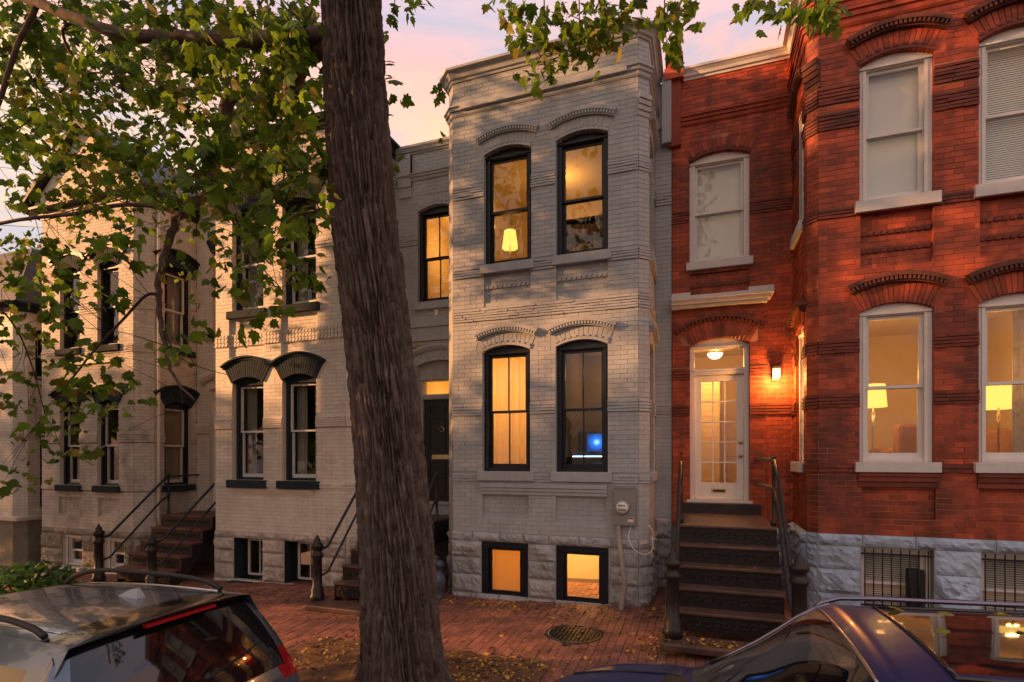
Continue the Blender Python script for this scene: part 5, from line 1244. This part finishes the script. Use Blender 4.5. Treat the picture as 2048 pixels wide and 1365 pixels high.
# silver hatchback, tail towards us on the left
prof1 = [(.06, .32, .76), (0, .52, .82), (.04, .74, .84), (.09, .93, .84), (.14, 1.02, .83), (.20, 1.15, .81), (.30, 1.32, .76), (.42, 1.50, .69), (.46, 1.545, .665), (.38, 1.58, .63), (.64, 1.59, .625), (1.3, 1.585, .63), (2.0, 1.55, .63), (2.4, 1.49, .63), (2.75, 1.34, .68), (3.2, 1.10, .76), (3.35, 1.06, .79), (3.9, 1.0, .80), (4.25, .88, .77), (4.4, .68, .74), (4.42, .36, .72)]
tags1 = ['black_bumper', 'bumper', 'hatch', 'lamp_low', 'lamp_high', 'rear_window', 'rear_window', 'spoiler', 'spoiler', 'spoiler', 'roof', 'roof', 'roof', 'windshield', 'windshield', 'hood', 'hood', 'hood', 'bumper', 'black_bumper']
def extra1(t, P, top, lines):
    for sg in (-1, 1):
        pts = []
        for s, h in ((.70, .0), (.82, .04), (1.1, .07), (1.6, .08), (2.1, .07), (2.4, .03), (2.5, -.03)):
            z = 1.585 - .02 * max(0, s - 1.0) - (.03 if s > 2.3 else 0)
            pts.append(P(s, z - .03 + h, sg * .60))
        mb = MB(); mb.tube(smooth_path([Vector(p) for p in pts], 4), .019, 8); mb.build('roof_rail', 'black_plastic', t)
        pts = [top(lines[k], sg * .86) for k in range(10 * 6, 13 * 6, 3)]
        mb = MB(); mb.tube([(p[0], p[1], p[2] + .002) for p in pts], .006, 5); mb.build('roof_seam', 'chrome', t)
    mb = MB(); a = P(.98, 1.585, .10)
    mb.add([(a[0] + .09, a[1] - .035, a[2]), (a[0] + .09, a[1] + .035, a[2]), (a[0] - .13, a[1] + .012, a[2] + .002), (a[0] - .13, a[1] - .012, a[2] + .002), (a[0] + .07, a[1] - .006, a[2] + .075), (a[0] + .07, a[1] + .006, a[2] + .075), (a[0] - .02, a[1], a[2] + .055)],
           [(0, 1, 5, 4), (1, 2, 6, 5), (3, 0, 4, 6), (2, 3, 6), (4, 5, 6)], raw=True, smooth=False); mb.build('antenna', 'fin', t)
    w0, w1 = P(.215, 1.14, .05), P(.30, 1.17, .55)
    mb = MB(); mb.tube([(w0[0] + .03, w0[1], w0[2]), (w0[0] + .025, w0[1] + .06, w0[2] + .01), (w1[0] + .035, w1[1], w1[2] + .03)], .012, 6, .006); mb.lathe([(.03, -.02), (.03, .02), (.015, .035)], w0, 10, 'x'); mb.build('wiper', 'black_plastic', t)
    mb = MB(); mb.box(xr1 - .40, xr1 - .36, yc1 - .25, yc1 + .25, zr1 + 1.535, zr1 + 1.555); mb.build('brake_light', 'red_lens', t)
    mb = MB(); mb.box(xr1 - .09, xr1 - .04, yc1 - .28, yc1 + .28, zr1 + .78, zr1 + .90); mb.build('number_plate', 'white_plastic', t)
    mb = MB(); mb.tube([P(-.01, .60, y) for y in (-.78, -.4, 0, .4, .78)], .03, 8); mb.build('bumper_strip', 'black_plastic', t)
xr1, yc1, zr1 = -2.85, 2.62, -.38
car('silver hatchback with black roof rails, shark fin antenna and red tail light', xr1, yc1, zr1, prof1, tags1, .88, 1.0, 'silver_paint', 'car_dark_glass', extra1)
# dark blue car with a glass roof, nose to the left
prof2 = [(.06, .36, .78), (0, .6, .84), (.05, .9, .84), (.12, 1.08, .80), (.28, 1.35, .72), (.42, 1.58, .64), (.36, 1.64, .60), (.75, 1.68, .62), (1.70, 1.70, .63), (1.78, 1.70, .63), (2.62, 1.665, .63), (2.86, 1.63, .63), (3.15, 1.40, .68), (3.50, 1.17, .76), (3.66, 1.145, .81), (4.1, 1.10, .83), (4.42, 1.0, .82), (4.58, .76, .78), (4.6, .38, .72)]
tags2 = ['black_bumper', 'bumper', 'hatch', 'rear_window', 'rear_window', 'spoiler', 'body', 'sunroof', 'body', 'sunroof2', 'body', 'windshield', 'windshield', 'hood', 'hood', 'hood', 'bumper', 'black_bumper']
xr2, yc2, zr2 = 3.45, 2.70, -.20
def extra2(t, P, top, lines):
    for sg in (-1, 1):
        pts = [Vector(top(lines[k], sg * .97)) + Vector((0, 0, .035)) for k in range(7 * 6, 11 * 6 + 1, 4)]; pts[0].z -= .03; pts[-1].z -= .03
        mb = MB(); mb.tube(smooth_path(pts, 2), .013, 8); mb.build('roof_rail', 'dark_chrome', t)
        pts = [Vector(top(lines[k], sg * .905)) + Vector((0, 0, .004)) for k in range(11 * 6 - 2, 13 * 6, 2)]
        mb = MB(); mb.tube(pts, .011, 6); mb.build('pillar_trim', 'dark_chrome', t)
        m2 = P(3.05, 1.16, sg * 1.0); mb = MB(); mb.box(m2[0] - .07, m2[0] + .06, m2[1] - .10, m2[1] + .08, m2[2] - .06, m2[2] + .09); mb.build('door_mirror', 'blue_paint', t, bevel=.03)
        mb = MB(); a = P(4.38, .86, sg * .62); mb.box(a[0] - .1, a[0] + .14, a[1] - .12, a[1] + .12, a[2] - .06, a[2] + .05); mb.build('headlight', 'clear_lens', t, bevel=.03)
        pts = [Vector(top(lines[k], sg * .75)) + Vector((0, 0, .003)) for k in range(13 * 6 + 3, 16 * 6, 3)]
        mb = MB(); mb.tube(pts, .006, 5); mb.build('hood_seam', 'black_plastic', t)
    for k0, k1 in ((7, 8), (9, 10)):
        ring = [Vector(top(lines[k0 * 6], -.74 + 1.48 * q / 8)) for q in range(9)] + [Vector(top(lines[k], .74)) for k in range(k0 * 6, k1 * 6 + 1, 2)] + [Vector(top(lines[k1 * 6], .74 - 1.48 * q / 8)) for q in range(9)] + [Vector(top(lines[k], -.74)) for k in range(k1 * 6, k0 * 6 - 1, -2)]
        mb = MB(); mb.tube([p + Vector((0, 0, .003)) for p in ring], .010, 5); mb.build('sunroof_frame', 'gloss_black', t)
    pts = [Vector(top(lines[11 * 6], -.9 + 1.8 * q / 10)) + Vector((0, 0, .003)) for q in range(11)]
    mb = MB(); mb.tube(pts, .008, 5); mb.build('windshield_trim', 'chrome', t)
    mb = MB(); a = P(3.60, 1.15, 0); mb.box(a[0] - .05, a[0] + .09, a[1] - .56, a[1] + .56, a[2] - .05, a[2] - .012); mb.build('cowl', 'black_plastic', t, bevel=.01)
    for y in (-.45,): mb = MB(); mb.tube([P(3.56, 1.17, y), P(3.50, 1.20, y + .25), P(3.42, 1.255, y + .5)], .010, 6, .006); mb.build('wiper', 'black_plastic', t)
    mb = MB(); mb.box(xr2 - 3.55, xr2 - 2.85, yc2 - .72, yc2 + .72, zr2 + .78, zr2 + 1.02); mb.build('dashboard', 'cabin', t, bevel=.06)
    for y in (-.36, .36):
        mb = MB(); mb.box(xr2 - 2.6, xr2 - 2.05, yc2 + y - .25, yc2 + y + .25, zr2 + .55, zr2 + .74); mb.box(xr2 - 2.15, xr2 - 1.98, yc2 + y - .25, yc2 + y + .25, zr2 + .74, zr2 + 1.28); mb.box(xr2 - 2.12, xr2 - 2.02, yc2 + y - .13, yc2 + y + .13, zr2 + 1.32, zr2 + 1.48); mb.build('seat', 'tan_leather', t, bevel=.04)
    mb = MB(); c = P(2.78, 1.02, -.36)
    mb.tube([(c[0] + .08 * math.cos(a), c[1] + .185 * math.sin(a), c[2] + .165 * math.cos(a)) for a in [q * .3307 for q in range(20)]], .016, 6); mb.build('steering_wheel', 'black_plastic', t)
    mb = MB(); a = P(3.05, 1.36, 0); mb.box(a[0] + .02, a[0] + .06, a[1] - .12, a[1] + .12, a[2] - .04, a[2] + .03); mb.build('rear_view_mirror', 'black_plastic', t, bevel=.01)
    mb = MB(); mb.box(xr2 - 3.2, xr2 - .5, yc2 - .7, yc2 + .7, zr2 + .50, zr2 + .53); mb.build('cabin_floor', 'cabin', t)
car('dark blue car with a glass roof and fallen leaves on it, nose to the left', xr2, yc2, zr2, prof2, tags2, .90, 1.08, 'blue_paint', 'car_glass', extra2)

# ------------------------------------------------------------------ things behind the windows
def shade_lamp(label, x, y, zfloor, zshade, r0, r1, h, w, metal='brass', group='lit lamps in the windows'):
    t = thing('floor_lamp', label, 'lamp', (x, y, zfloor), group)
    mb = MB(); mb.lathe([(r1, 0), (r0, h)], (x, y, zshade), 24, cap=False); o = mb.build('lamp_shade', 'shade', t)
    mb = MB(); mb.lathe([(.013, 0), (.013, .9 * (zshade - zfloor) - .1), (.03, .9 * (zshade - zfloor)), (.012, .92 * (zshade - zfloor)), (.012, zshade - zfloor + h * .5)], (x, y, zfloor + .03), 10); mb.build('pole', metal, t)
    mb = MB(); mb.lathe([(.14, 0), (.14, .02), (.02, .035)], (x, y, zfloor + .003), 20); mb.build('base', metal, t)
    mb = MB(); mb.lathe([(.004, 0), (.035, .03), (.04, .06), (.02, .1), (.004, .11)], (x, y, zshade + h * .35), 10); mb.build('bulb', 'bulb', t)
    l = lamp((x, y, zshade + h + .12), w); l.parent = t; l.matrix_parent_inverse = Matrix.Translation(-Vector(t.location))
    l = lamp((x, y, zshade - .1), w * .4); l.parent = t; l.matrix_parent_inverse = Matrix.Translation(-Vector(t.location))
p = ray_at(1746, 815, 9.15); shade_lamp('floor lamp with wide pale shade behind the red house window nearest its door', p.x, p.y, 1.755, p.z, .15, .175, .33, 11, 'white_trim')
p = ray_at(1997, 818, 9.0); shade_lamp('floor lamp with wide pale shade beside the patterned curtain', p.x, p.y, 1.755, p.z, .19, .215, .31, 15)
p = ray_at(1020, 497, 8.85); shade_lamp('slender lamp with amber shade in the upper window of the grey house', p.x, p.y, 5.005, p.z, .10, .14, .30, 3.5)
lamp((-2.5, 10.0, 7.2), 9)
def armchair(label, x, y, z, rot, s=1.0):
    t = thing('armchair', label, 'armchair', (x, y, z), 'armchairs in the red house')
    def bxo(nm, *b):
        mb = MB(); mb.box(*[v * s for v in b]); o = mb.build(nm, 'upholstery', None, bevel=.06 * s); o.parent = t; return o
    bxo('seat', -.36, .36, -.35, .35, .16, .46); bxo('backrest', -.42, .42, -.48, -.28, .16, 1.02)
    for sg in (-1, 1): bxo('armrest', min(sg * .37, sg * .5), max(sg * .37, sg * .5), -.40, .36, .12, .64)
    for a in (-.38, .38):
        for b in (-.36, .30): mb = MB(); mb.box(a - .025, a + .025, b - .025, b + .025, 0, .13); o = mb.build('leg', 'dark_wood', None); o.parent = t
    t.rotation_euler = (0, 0, rot)
p = ray_at(1822, 868, 9.35); armchair('brown armchair seen through the red house window nearest its door', p.x + .12, p.y + .35, 1.755, R(8), .93)
p = ray_at(1972, 880, 10.3); armchair('armchair further back beside the pole of the right lamp', p.x, p.y + .3, 1.755, R(-15), .88)
p = ray_at(1183, 886, 9.6)
t = thing('television', 'small television glowing blue behind the lower right window of the grey house', 'television', (p.x, p.y, 1.63))
mb = MB(front(p.y)); mb.box(p.x - .25, p.x + .30, -.05, 0, p.z - .2, p.z + .2); mb.build('screen_frame', 'gloss_black', t)
mb = MB(front(p.y)); mb.add([(p.x - .08, .003, p.z - .16), (p.x + .27, .003, p.z - .16), (p.x + .27, .003, p.z + .16), (p.x - .08, .003, p.z + .16)], [(0, 3, 2, 1)]); mb.build('screen', 'tv', t)
mb = MB(); mb.box(p.x - .5, p.x + .5, p.y - .25, p.y + .2, 1.63, p.z - .26); mb.build('stand', 'dark_wood', t); mb = MB(); mb.box(p.x - .3, p.x + .28, p.y - .2, p.y - .1, p.z - .255, p.z - .238); mb.build('soundbar', 'tvcore', t); mb = MB(); mb.box(p.x - .05, p.x + .05, p.y - .03, p.y + .02, p.z - .26, p.z - .19); mb.build('foot', 'gloss_black', t)  # soundbar is no lamp; its lit white is put in as emission
p = ray_at(1180, 497, 9.3)
t = thing('bookcase', 'dark bookcase with books behind the upper right window of the grey house', 'bookcase', (p.x, p.y, 5.005))
mb = MB(); x0, x1 = p.x - .42, p.x + .36
mb.box(x0, x0 + .03, p.y - .15, p.y + .15, 5.005, 6.36); mb.box(x1 - .03, x1, p.y - .15, p.y + .15, 5.005, 6.36); mb.box(x0 + .03, x1 - .03, p.y + .12, p.y + .15, 5.005, 6.36)
for z in (5.02, 5.36, 5.69, 6.02, 6.33): mb.box(x0 + .03, x1 - .03, p.y - .15, p.y + .12, z, z + .03)
mb.build('carcass', 'dark_wood', t)
mb = MB()
for z in (5.05, 5.39, 5.72, 6.05):
    x = x0 + .04
    while x < x1 - .08: w = U(.018, .045); mb.box(x, x + w, p.y - .12, p.y + .08, z, z + U(.18, .25)); x += w + .002
mb.build('books', 'book', t, kind='stuff')
def ceiling_light(label, x, y, z, w, ztop):
    t = thing('ceiling_light', label, 'ceiling light', (x, y, z), 'ceiling lights seen through the glass')
    mb = MB(); mb.lathe([(.004, -.10), (.07, -.085), (.12, -.04), (.135, 0)], (x, y, z), 18, cap=False); mb.build('bowl', 'bulb', t)
    mb = MB(); mb.lathe([(.15, 0), (.15, .015), (.03, .03), (.02, max(.05, ztop - z))], (x, y, z + .002), 16); mb.build('canopy', 'brass', t)
    l = lamp((x, y, z - .22), w); l.parent = t; l.matrix_parent_inverse = Matrix.Translation(-Vector(t.location))
p = ray_at(1430, 708, 10.6); ceiling_light('glowing ceiling bowl behind the transom of the red house door', p.x, p.y, p.z, 26, 4.5)
p = ray_at(500, 812, 9.6)
t = thing('chandelier', 'small chandelier behind the lower left window of the cream house', 'chandelier', p)
mb = MB(); mb.lathe([(.01, .35), (.012, .12), (.05, .06), (.02, 0)], p, 10); mb.build('stem', 'brass', t)
for q in range(5):
    a = q * 1.2566; mb = MB(); mb.tube([p + Vector((0, 0, .04)), p + Vector((.09 * math.cos(a), .09 * math.sin(a), .0)), p + Vector((.15 * math.cos(a), .15 * math.sin(a), .06))], .008, 5); ar = mb.build('arm', 'brass', t)
    mb = MB(); mb.lathe([(.004, 0), (.016, .015), (.004, .05)], p + Vector((.15 * math.cos(a), .15 * math.sin(a), .065)), 8); mb.build('candle_bulb', 'bulb', ar)

# ------------------------------------------------------------------ things on the fronts
t = thing('wall_lamp', 'glowing square wall lamp on the red brick beside the glass door', 'wall lamp', (1.13, YR, 3.5))
mb = MB(FRR); mb.box(1.07, 1.19, 0, .03, 3.42, 3.66); mb.box(1.065, 1.195, .03, .17, 3.60, 3.635); mb.build('bracket', 'iron', t, bevel=.004)
mb = MB(FRR); mb.box(1.08, 1.18, .045, .145, 3.455, 3.598); mb.build('glass_shade', emit('sconce', (1, .62, .22), 2.4), t, bevel=.008)
l = lamp((1.13, YR - .26, 3.42), 26, (1, .40, .09), .05); l.parent = t; l.matrix_parent_inverse = Matrix.Translation(-Vector(t.location))
t = thing('electric_meter', 'grey electric meter box with round dial on the painted brick', 'meter', (-1.05, YF, 1.5))
mb = MB(F0); mb.box(-1.207, -.885, .004, .11, 1.21, 1.76); mb.build('meter_case', 'meter_box', t, bevel=.008)
mb = MB(F0); mb.box(-1.20, -.892, .004, .122, 1.755, 1.772); mb.build('case_lid', 'meter_box', t)
mb = MB(); mb.lathe([(.10, 0), (.105, .02), (.098, .035), (.09, .06)], (-1.075, YF - .11, 1.475), 24, 'y'); mb.build('dial_rim', 'conduit', t)
mb = MB(); mb.lathe([(.088, 0), (.088, .004)], (-1.075, YF - .171, 1.475), 24, 'y'); df = mb.build('dial_face', 'white_plastic', t)
mb = MB(F0)
for i in range(5): mb.box(-1.13 + i * .022, -1.13 + i * .022 + .014, .176, .178, 1.50, 1.52)
for i in range(4): mb.lathe([(.011, 0), (.011, .002)], (-1.12 + i * .03, YF - .176, 1.445), 10, 'y')
mb.build('dial_figures', 'iron', df, kind='stuff')
mb = MB(F0); mb.box(-1.0, -.915, .112, .114, 1.265, 1.33); mb.build('warning_label', 'white_plastic', t)
mb = MB(F0); mb.box(-.997, -.918, .1145, .1155, 1.31, 1.327); mb.build('label_stripe', 'red_lens', t)
mb = MB(F0); mb.box(-.985, -.955, .112, .12, 1.485, 1.492); mb.build('latch', 'iron', t)
mb = MB(); mb.tube(smooth_path([Vector((x, YF - d, z)) for x, d, z in ((-1.14, .07, 1.215), (-1.13, .09, 1.0), (-1.085, .15, .72), (-1.04, .16, .40), (-1.055, .14, .2), (-1.10, .14, -.06))], 4), .036, 10); mb.build('conduit', 'conduit', t)
mb = MB(); mb.tube(smooth_path([Vector((x, y, z)) for x, y, z in ((-.95, YF - .06, 1.22), (-.99, YF - .12, 1.03), (-.90, YF - .17, .88), (-.76, YF - .10, .80), (-.66, YF + .0, .86), (-.66, YF + .05, 1.0), (-.655, YF + .04, 1.12), (-.72, YF + .02, 1.22))], 5), .007, 6); mb.build('cable', 'white_plastic', t)
mb = MB(); mb.lathe([(.02, 0), (.026, .02), (.008, .03)], (-4.83, YR - .01, 5.02), 8, 'y'); mb.box(-4.88, -4.80, YR - .05, YR, 4.98, 5.09); mb.build('wall_box', 'white_plastic', C.t, bevel=.006)
mb = MB(FRR); mb.box(-9.62, -9.38, .0, .06, 2.05, 2.28); mb.build('letter_box', 'dark_wood', Lh.t, bevel=.006)
# standpipe in the corner by the stoop
t = thing('standpipe', 'blue-grey metal standpipe in the corner behind the tree trunk', 'standpipe', (-4.06, 7.86, gz(-4.06) - .02)); q = Vector(t.location)
mb = MB(); mb.lathe([(.12, 0), (.12, .06), (.09, .08), (.13, .16), (.15, .28), (.14, .38), (.09, .44), (.075, .50)], q, 16); mb.build('body', 'blue_metal', t)
mb = MB(); mb.tube(smooth_path([q + Vector(v) for v in ((0, 0, .48), (.0, -.02, .58), (-.05, -.05, .64), (-.14, -.07, .60))], 4), .065, 12); mb.build('elbow', 'blue_metal', t)
mb = MB(); mb.tube([q + Vector((.02, -.02, .56)), q + Vector((.12, -.08, .60))], .06, 12); mb.build('outlet', 'blue_metal', t)
mb = MB(); mb.lathe([(.055, 0), (.06, .03), (.02, .06)], q + Vector((-.02, -.03, .66)), 12); mb.build('cap', 'blue_metal', t)
# drain grate in the pavement
t = thing('drain_grate', 'round iron grate set in the brick sidewalk', 'grate', (DRAIN[0], DRAIN[1], sz(*DRAIN)))
zg = sz(*DRAIN) + .004; r_ = .335
mb = MB(); mb.lathe([(r_ + .03, -.05), (r_ + .03, .006), (r_ - .01, .006), (r_ - .01, -.05)], (DRAIN[0], DRAIN[1], zg), 40, cap=False); mb.build('rim', 'iron', t)
mb = MB(); mb.lathe([(r_ - .004, -.06), (r_ - .004, -.03)], (DRAIN[0], DRAIN[1], zg), 40); mb.build('well', 'soil', t)
k = 13
for i in range(1, k):
    o_ = -r_ + 2 * r_ * i / k; hw = math.sqrt(r_ * r_ - o_ * o_) - .008
    mb = MB(); mb.box(DRAIN[0] + o_ - .007, DRAIN[0] + o_ + .007, DRAIN[1] - hw, DRAIN[1] + hw, zg - .03, zg); mb.build('bar', 'iron', t)
    mb = MB(); mb.box(DRAIN[0] - hw, DRAIN[0] + hw, DRAIN[1] + o_ - .007, DRAIN[1] + o_ + .007, zg - .031, zg - .002); mb.build('bar', 'iron', t)
# greenery at the left
def bush(name, label, cat, x, y, r, h, n, seed, size):
    z = sz(x, y); t = thing(name, label, cat, (x, y, z)); r2 = random.Random(seed); ms = []
    mb = MB()
    for i in range(9):
        a = r2.uniform(0, 6.28); mb.tube([(x, y, z - .02), (x + math.cos(a) * r * .4, y + math.sin(a) * r * .4, z + h * .6), (x + math.cos(a) * r * .8, y + math.sin(a) * r * .8, z + h * .85)], .012, 5, .004)
    mb.build('stems', 'twig', t, kind='stuff')
    for i in range(n):
        a, q2 = r2.uniform(0, 6.28), r2.random() ** .5; zz = r2.random() ** .8
        ms.append(leaf_mat(Vector((x + math.cos(a) * q2 * r, y + math.sin(a) * q2 * r, z + .05 + zz * h * (1 - .35 * q2))), size, r2, .3))
    leaf_mass('foliage', ms, 'shrub_leaf', t)
bush('shrub', 'leafy green shrub by the sidewalk at the left edge', 'shrub', -10.6, 5.75, .62, .82, 420, 8, .15)
bush('weed', 'low tuft of weeds on the ground beside the shrub', 'weed', -10.9, 6.75, .22, .14, 60, 9, .10)
# fallen leaves
def flat_leaf(x, y, z, s, r2, tilt=.5):
    a = r2.uniform(0, 6.28); n = Vector((r2.gauss(0, tilt), r2.gauss(0, tilt), 1)).normalized(); v = Vector((math.cos(a), math.sin(a), 0)); v = (v - n * v.dot(n)).normalized(); u = v.cross(n)
    return Matrix(((u.x * s, v.x * s, n.x * s, x), (u.y * s, v.y * s, n.y * s, y), (u.z * s, v.z * s, n.z * s, z), (0, 0, 0, 1)))
def litter():
    r2 = random.Random(21); ms = []
    def put(x, y, s, dz=.012):
        if in_pit(x, y) and y < PITY1 - .02 and PITX0 < x < PITX1: z = pit_z(x, y)
        else: z = sz(x, y)
        ms.append(flat_leaf(x, y, z + dz, s, r2, .35))
    for _ in range(1300):
        x = r2.uniform(-13, 1.0); y = r2.uniform(4.3, 8.0)
        if mnoise.noise(Vector((x * .7, y * .9, 3))) < r2.uniform(-.5, .45): continue
        put(x, y, r2.choice((.022, .03, .04, .05, .065, .085)))
    for (xc, yc_, sx, sy, n) in ((-2.4, 7.72, .7, .22, 420), (-.55, 6.7, .16, .25, 170), (-.62, 7.9, .1, .3, 110), (-4.6, 6.8, .5, .3, 120), (-7.6, 7.3, 1.4, .35, 500), (-12.0, 7.2, 1.5, .5, 420), (-2.1, 5.35, .45, .35, 480), (-4.25, 5.2, .35, .4, 260), (-3, 5.6, 1.2, .2, 250)):
        for _ in range(n):
            x, y = r2.gauss(xc, sx), r2.gauss(yc_, sy)
            if y > 8.0 and -4.0 < x < -.9 or y > 9.2: continue
            put(x, y, r2.choice((.02, .028, .036, .045, .06)))
    for _ in range(140): ms.append(flat_leaf(r2.gauss(.2, .35), yb_r - .15 + r2.uniform(-.12, .1), .15, r2.uniform(.02, .05), r2, .3))
    for _ in range(60):
        i = r2.randint(1, 4); ms.append(flat_leaf(r2.uniform(-.2, .88), 7.62 - i * .222 + r2.uniform(.02, .2), 1.305 - i * .233 + .008, r2.uniform(.015, .035), r2, .2))
    leaf_mass('fallen_leaves', [m_ for i, m_ in enumerate(ms) if i % 5 < 3], 'leaf_dry', None).__setitem__('label', 'dry yellow leaves scattered over the brick sidewalk')
    leaf_mass('fallen_brown_leaves', [m_ for i, m_ in enumerate(ms) if i % 5 > 2], 'leaf_brown', None).__setitem__('label', 'dry brown leaves scattered over the brick sidewalk')
yb_r = 7.62 - 5 * .222
litter()
def car_leaves():
    r2 = random.Random(31)
    for s, v, sz_, lb in ((2.58, .64, .095, 'largest yellow leaf at the far front corner of the glass roof'),
                          (2.36, .56, .065, 'yellow leaf on the glass roof beside the largest one'),
                          (2.12, .62, .075, 'yellow leaf on the glass roof furthest back along the roof rail'),
                          (2.50, .02, .060, 'yellow leaf near the front edge in the middle of the glass roof'),
                          (2.74, .42, .040, 'tiny yellow leaf on the blue paint ahead of the glass roof'),
                          (2.22, .12, .055, 'small yellow leaf in the middle of the glass roof')):
        z = zr2 + 1.685 - .035 * v * v + (.006 if s < 2.65 else -.035)
        mb = MB(); mx = flat_leaf(0, 0, 0, sz_, r2, .15); mb.add([mx @ Vector(q) for q in LV], LF, raw=True); o = mb.build('fallen_leaf', 'leaf_yellow')
        o.location = (xr2 - s, yc2 + v * .63, z); tag(o, lb, 'leaf', 'fallen leaves on the dark blue car')
car_leaves()
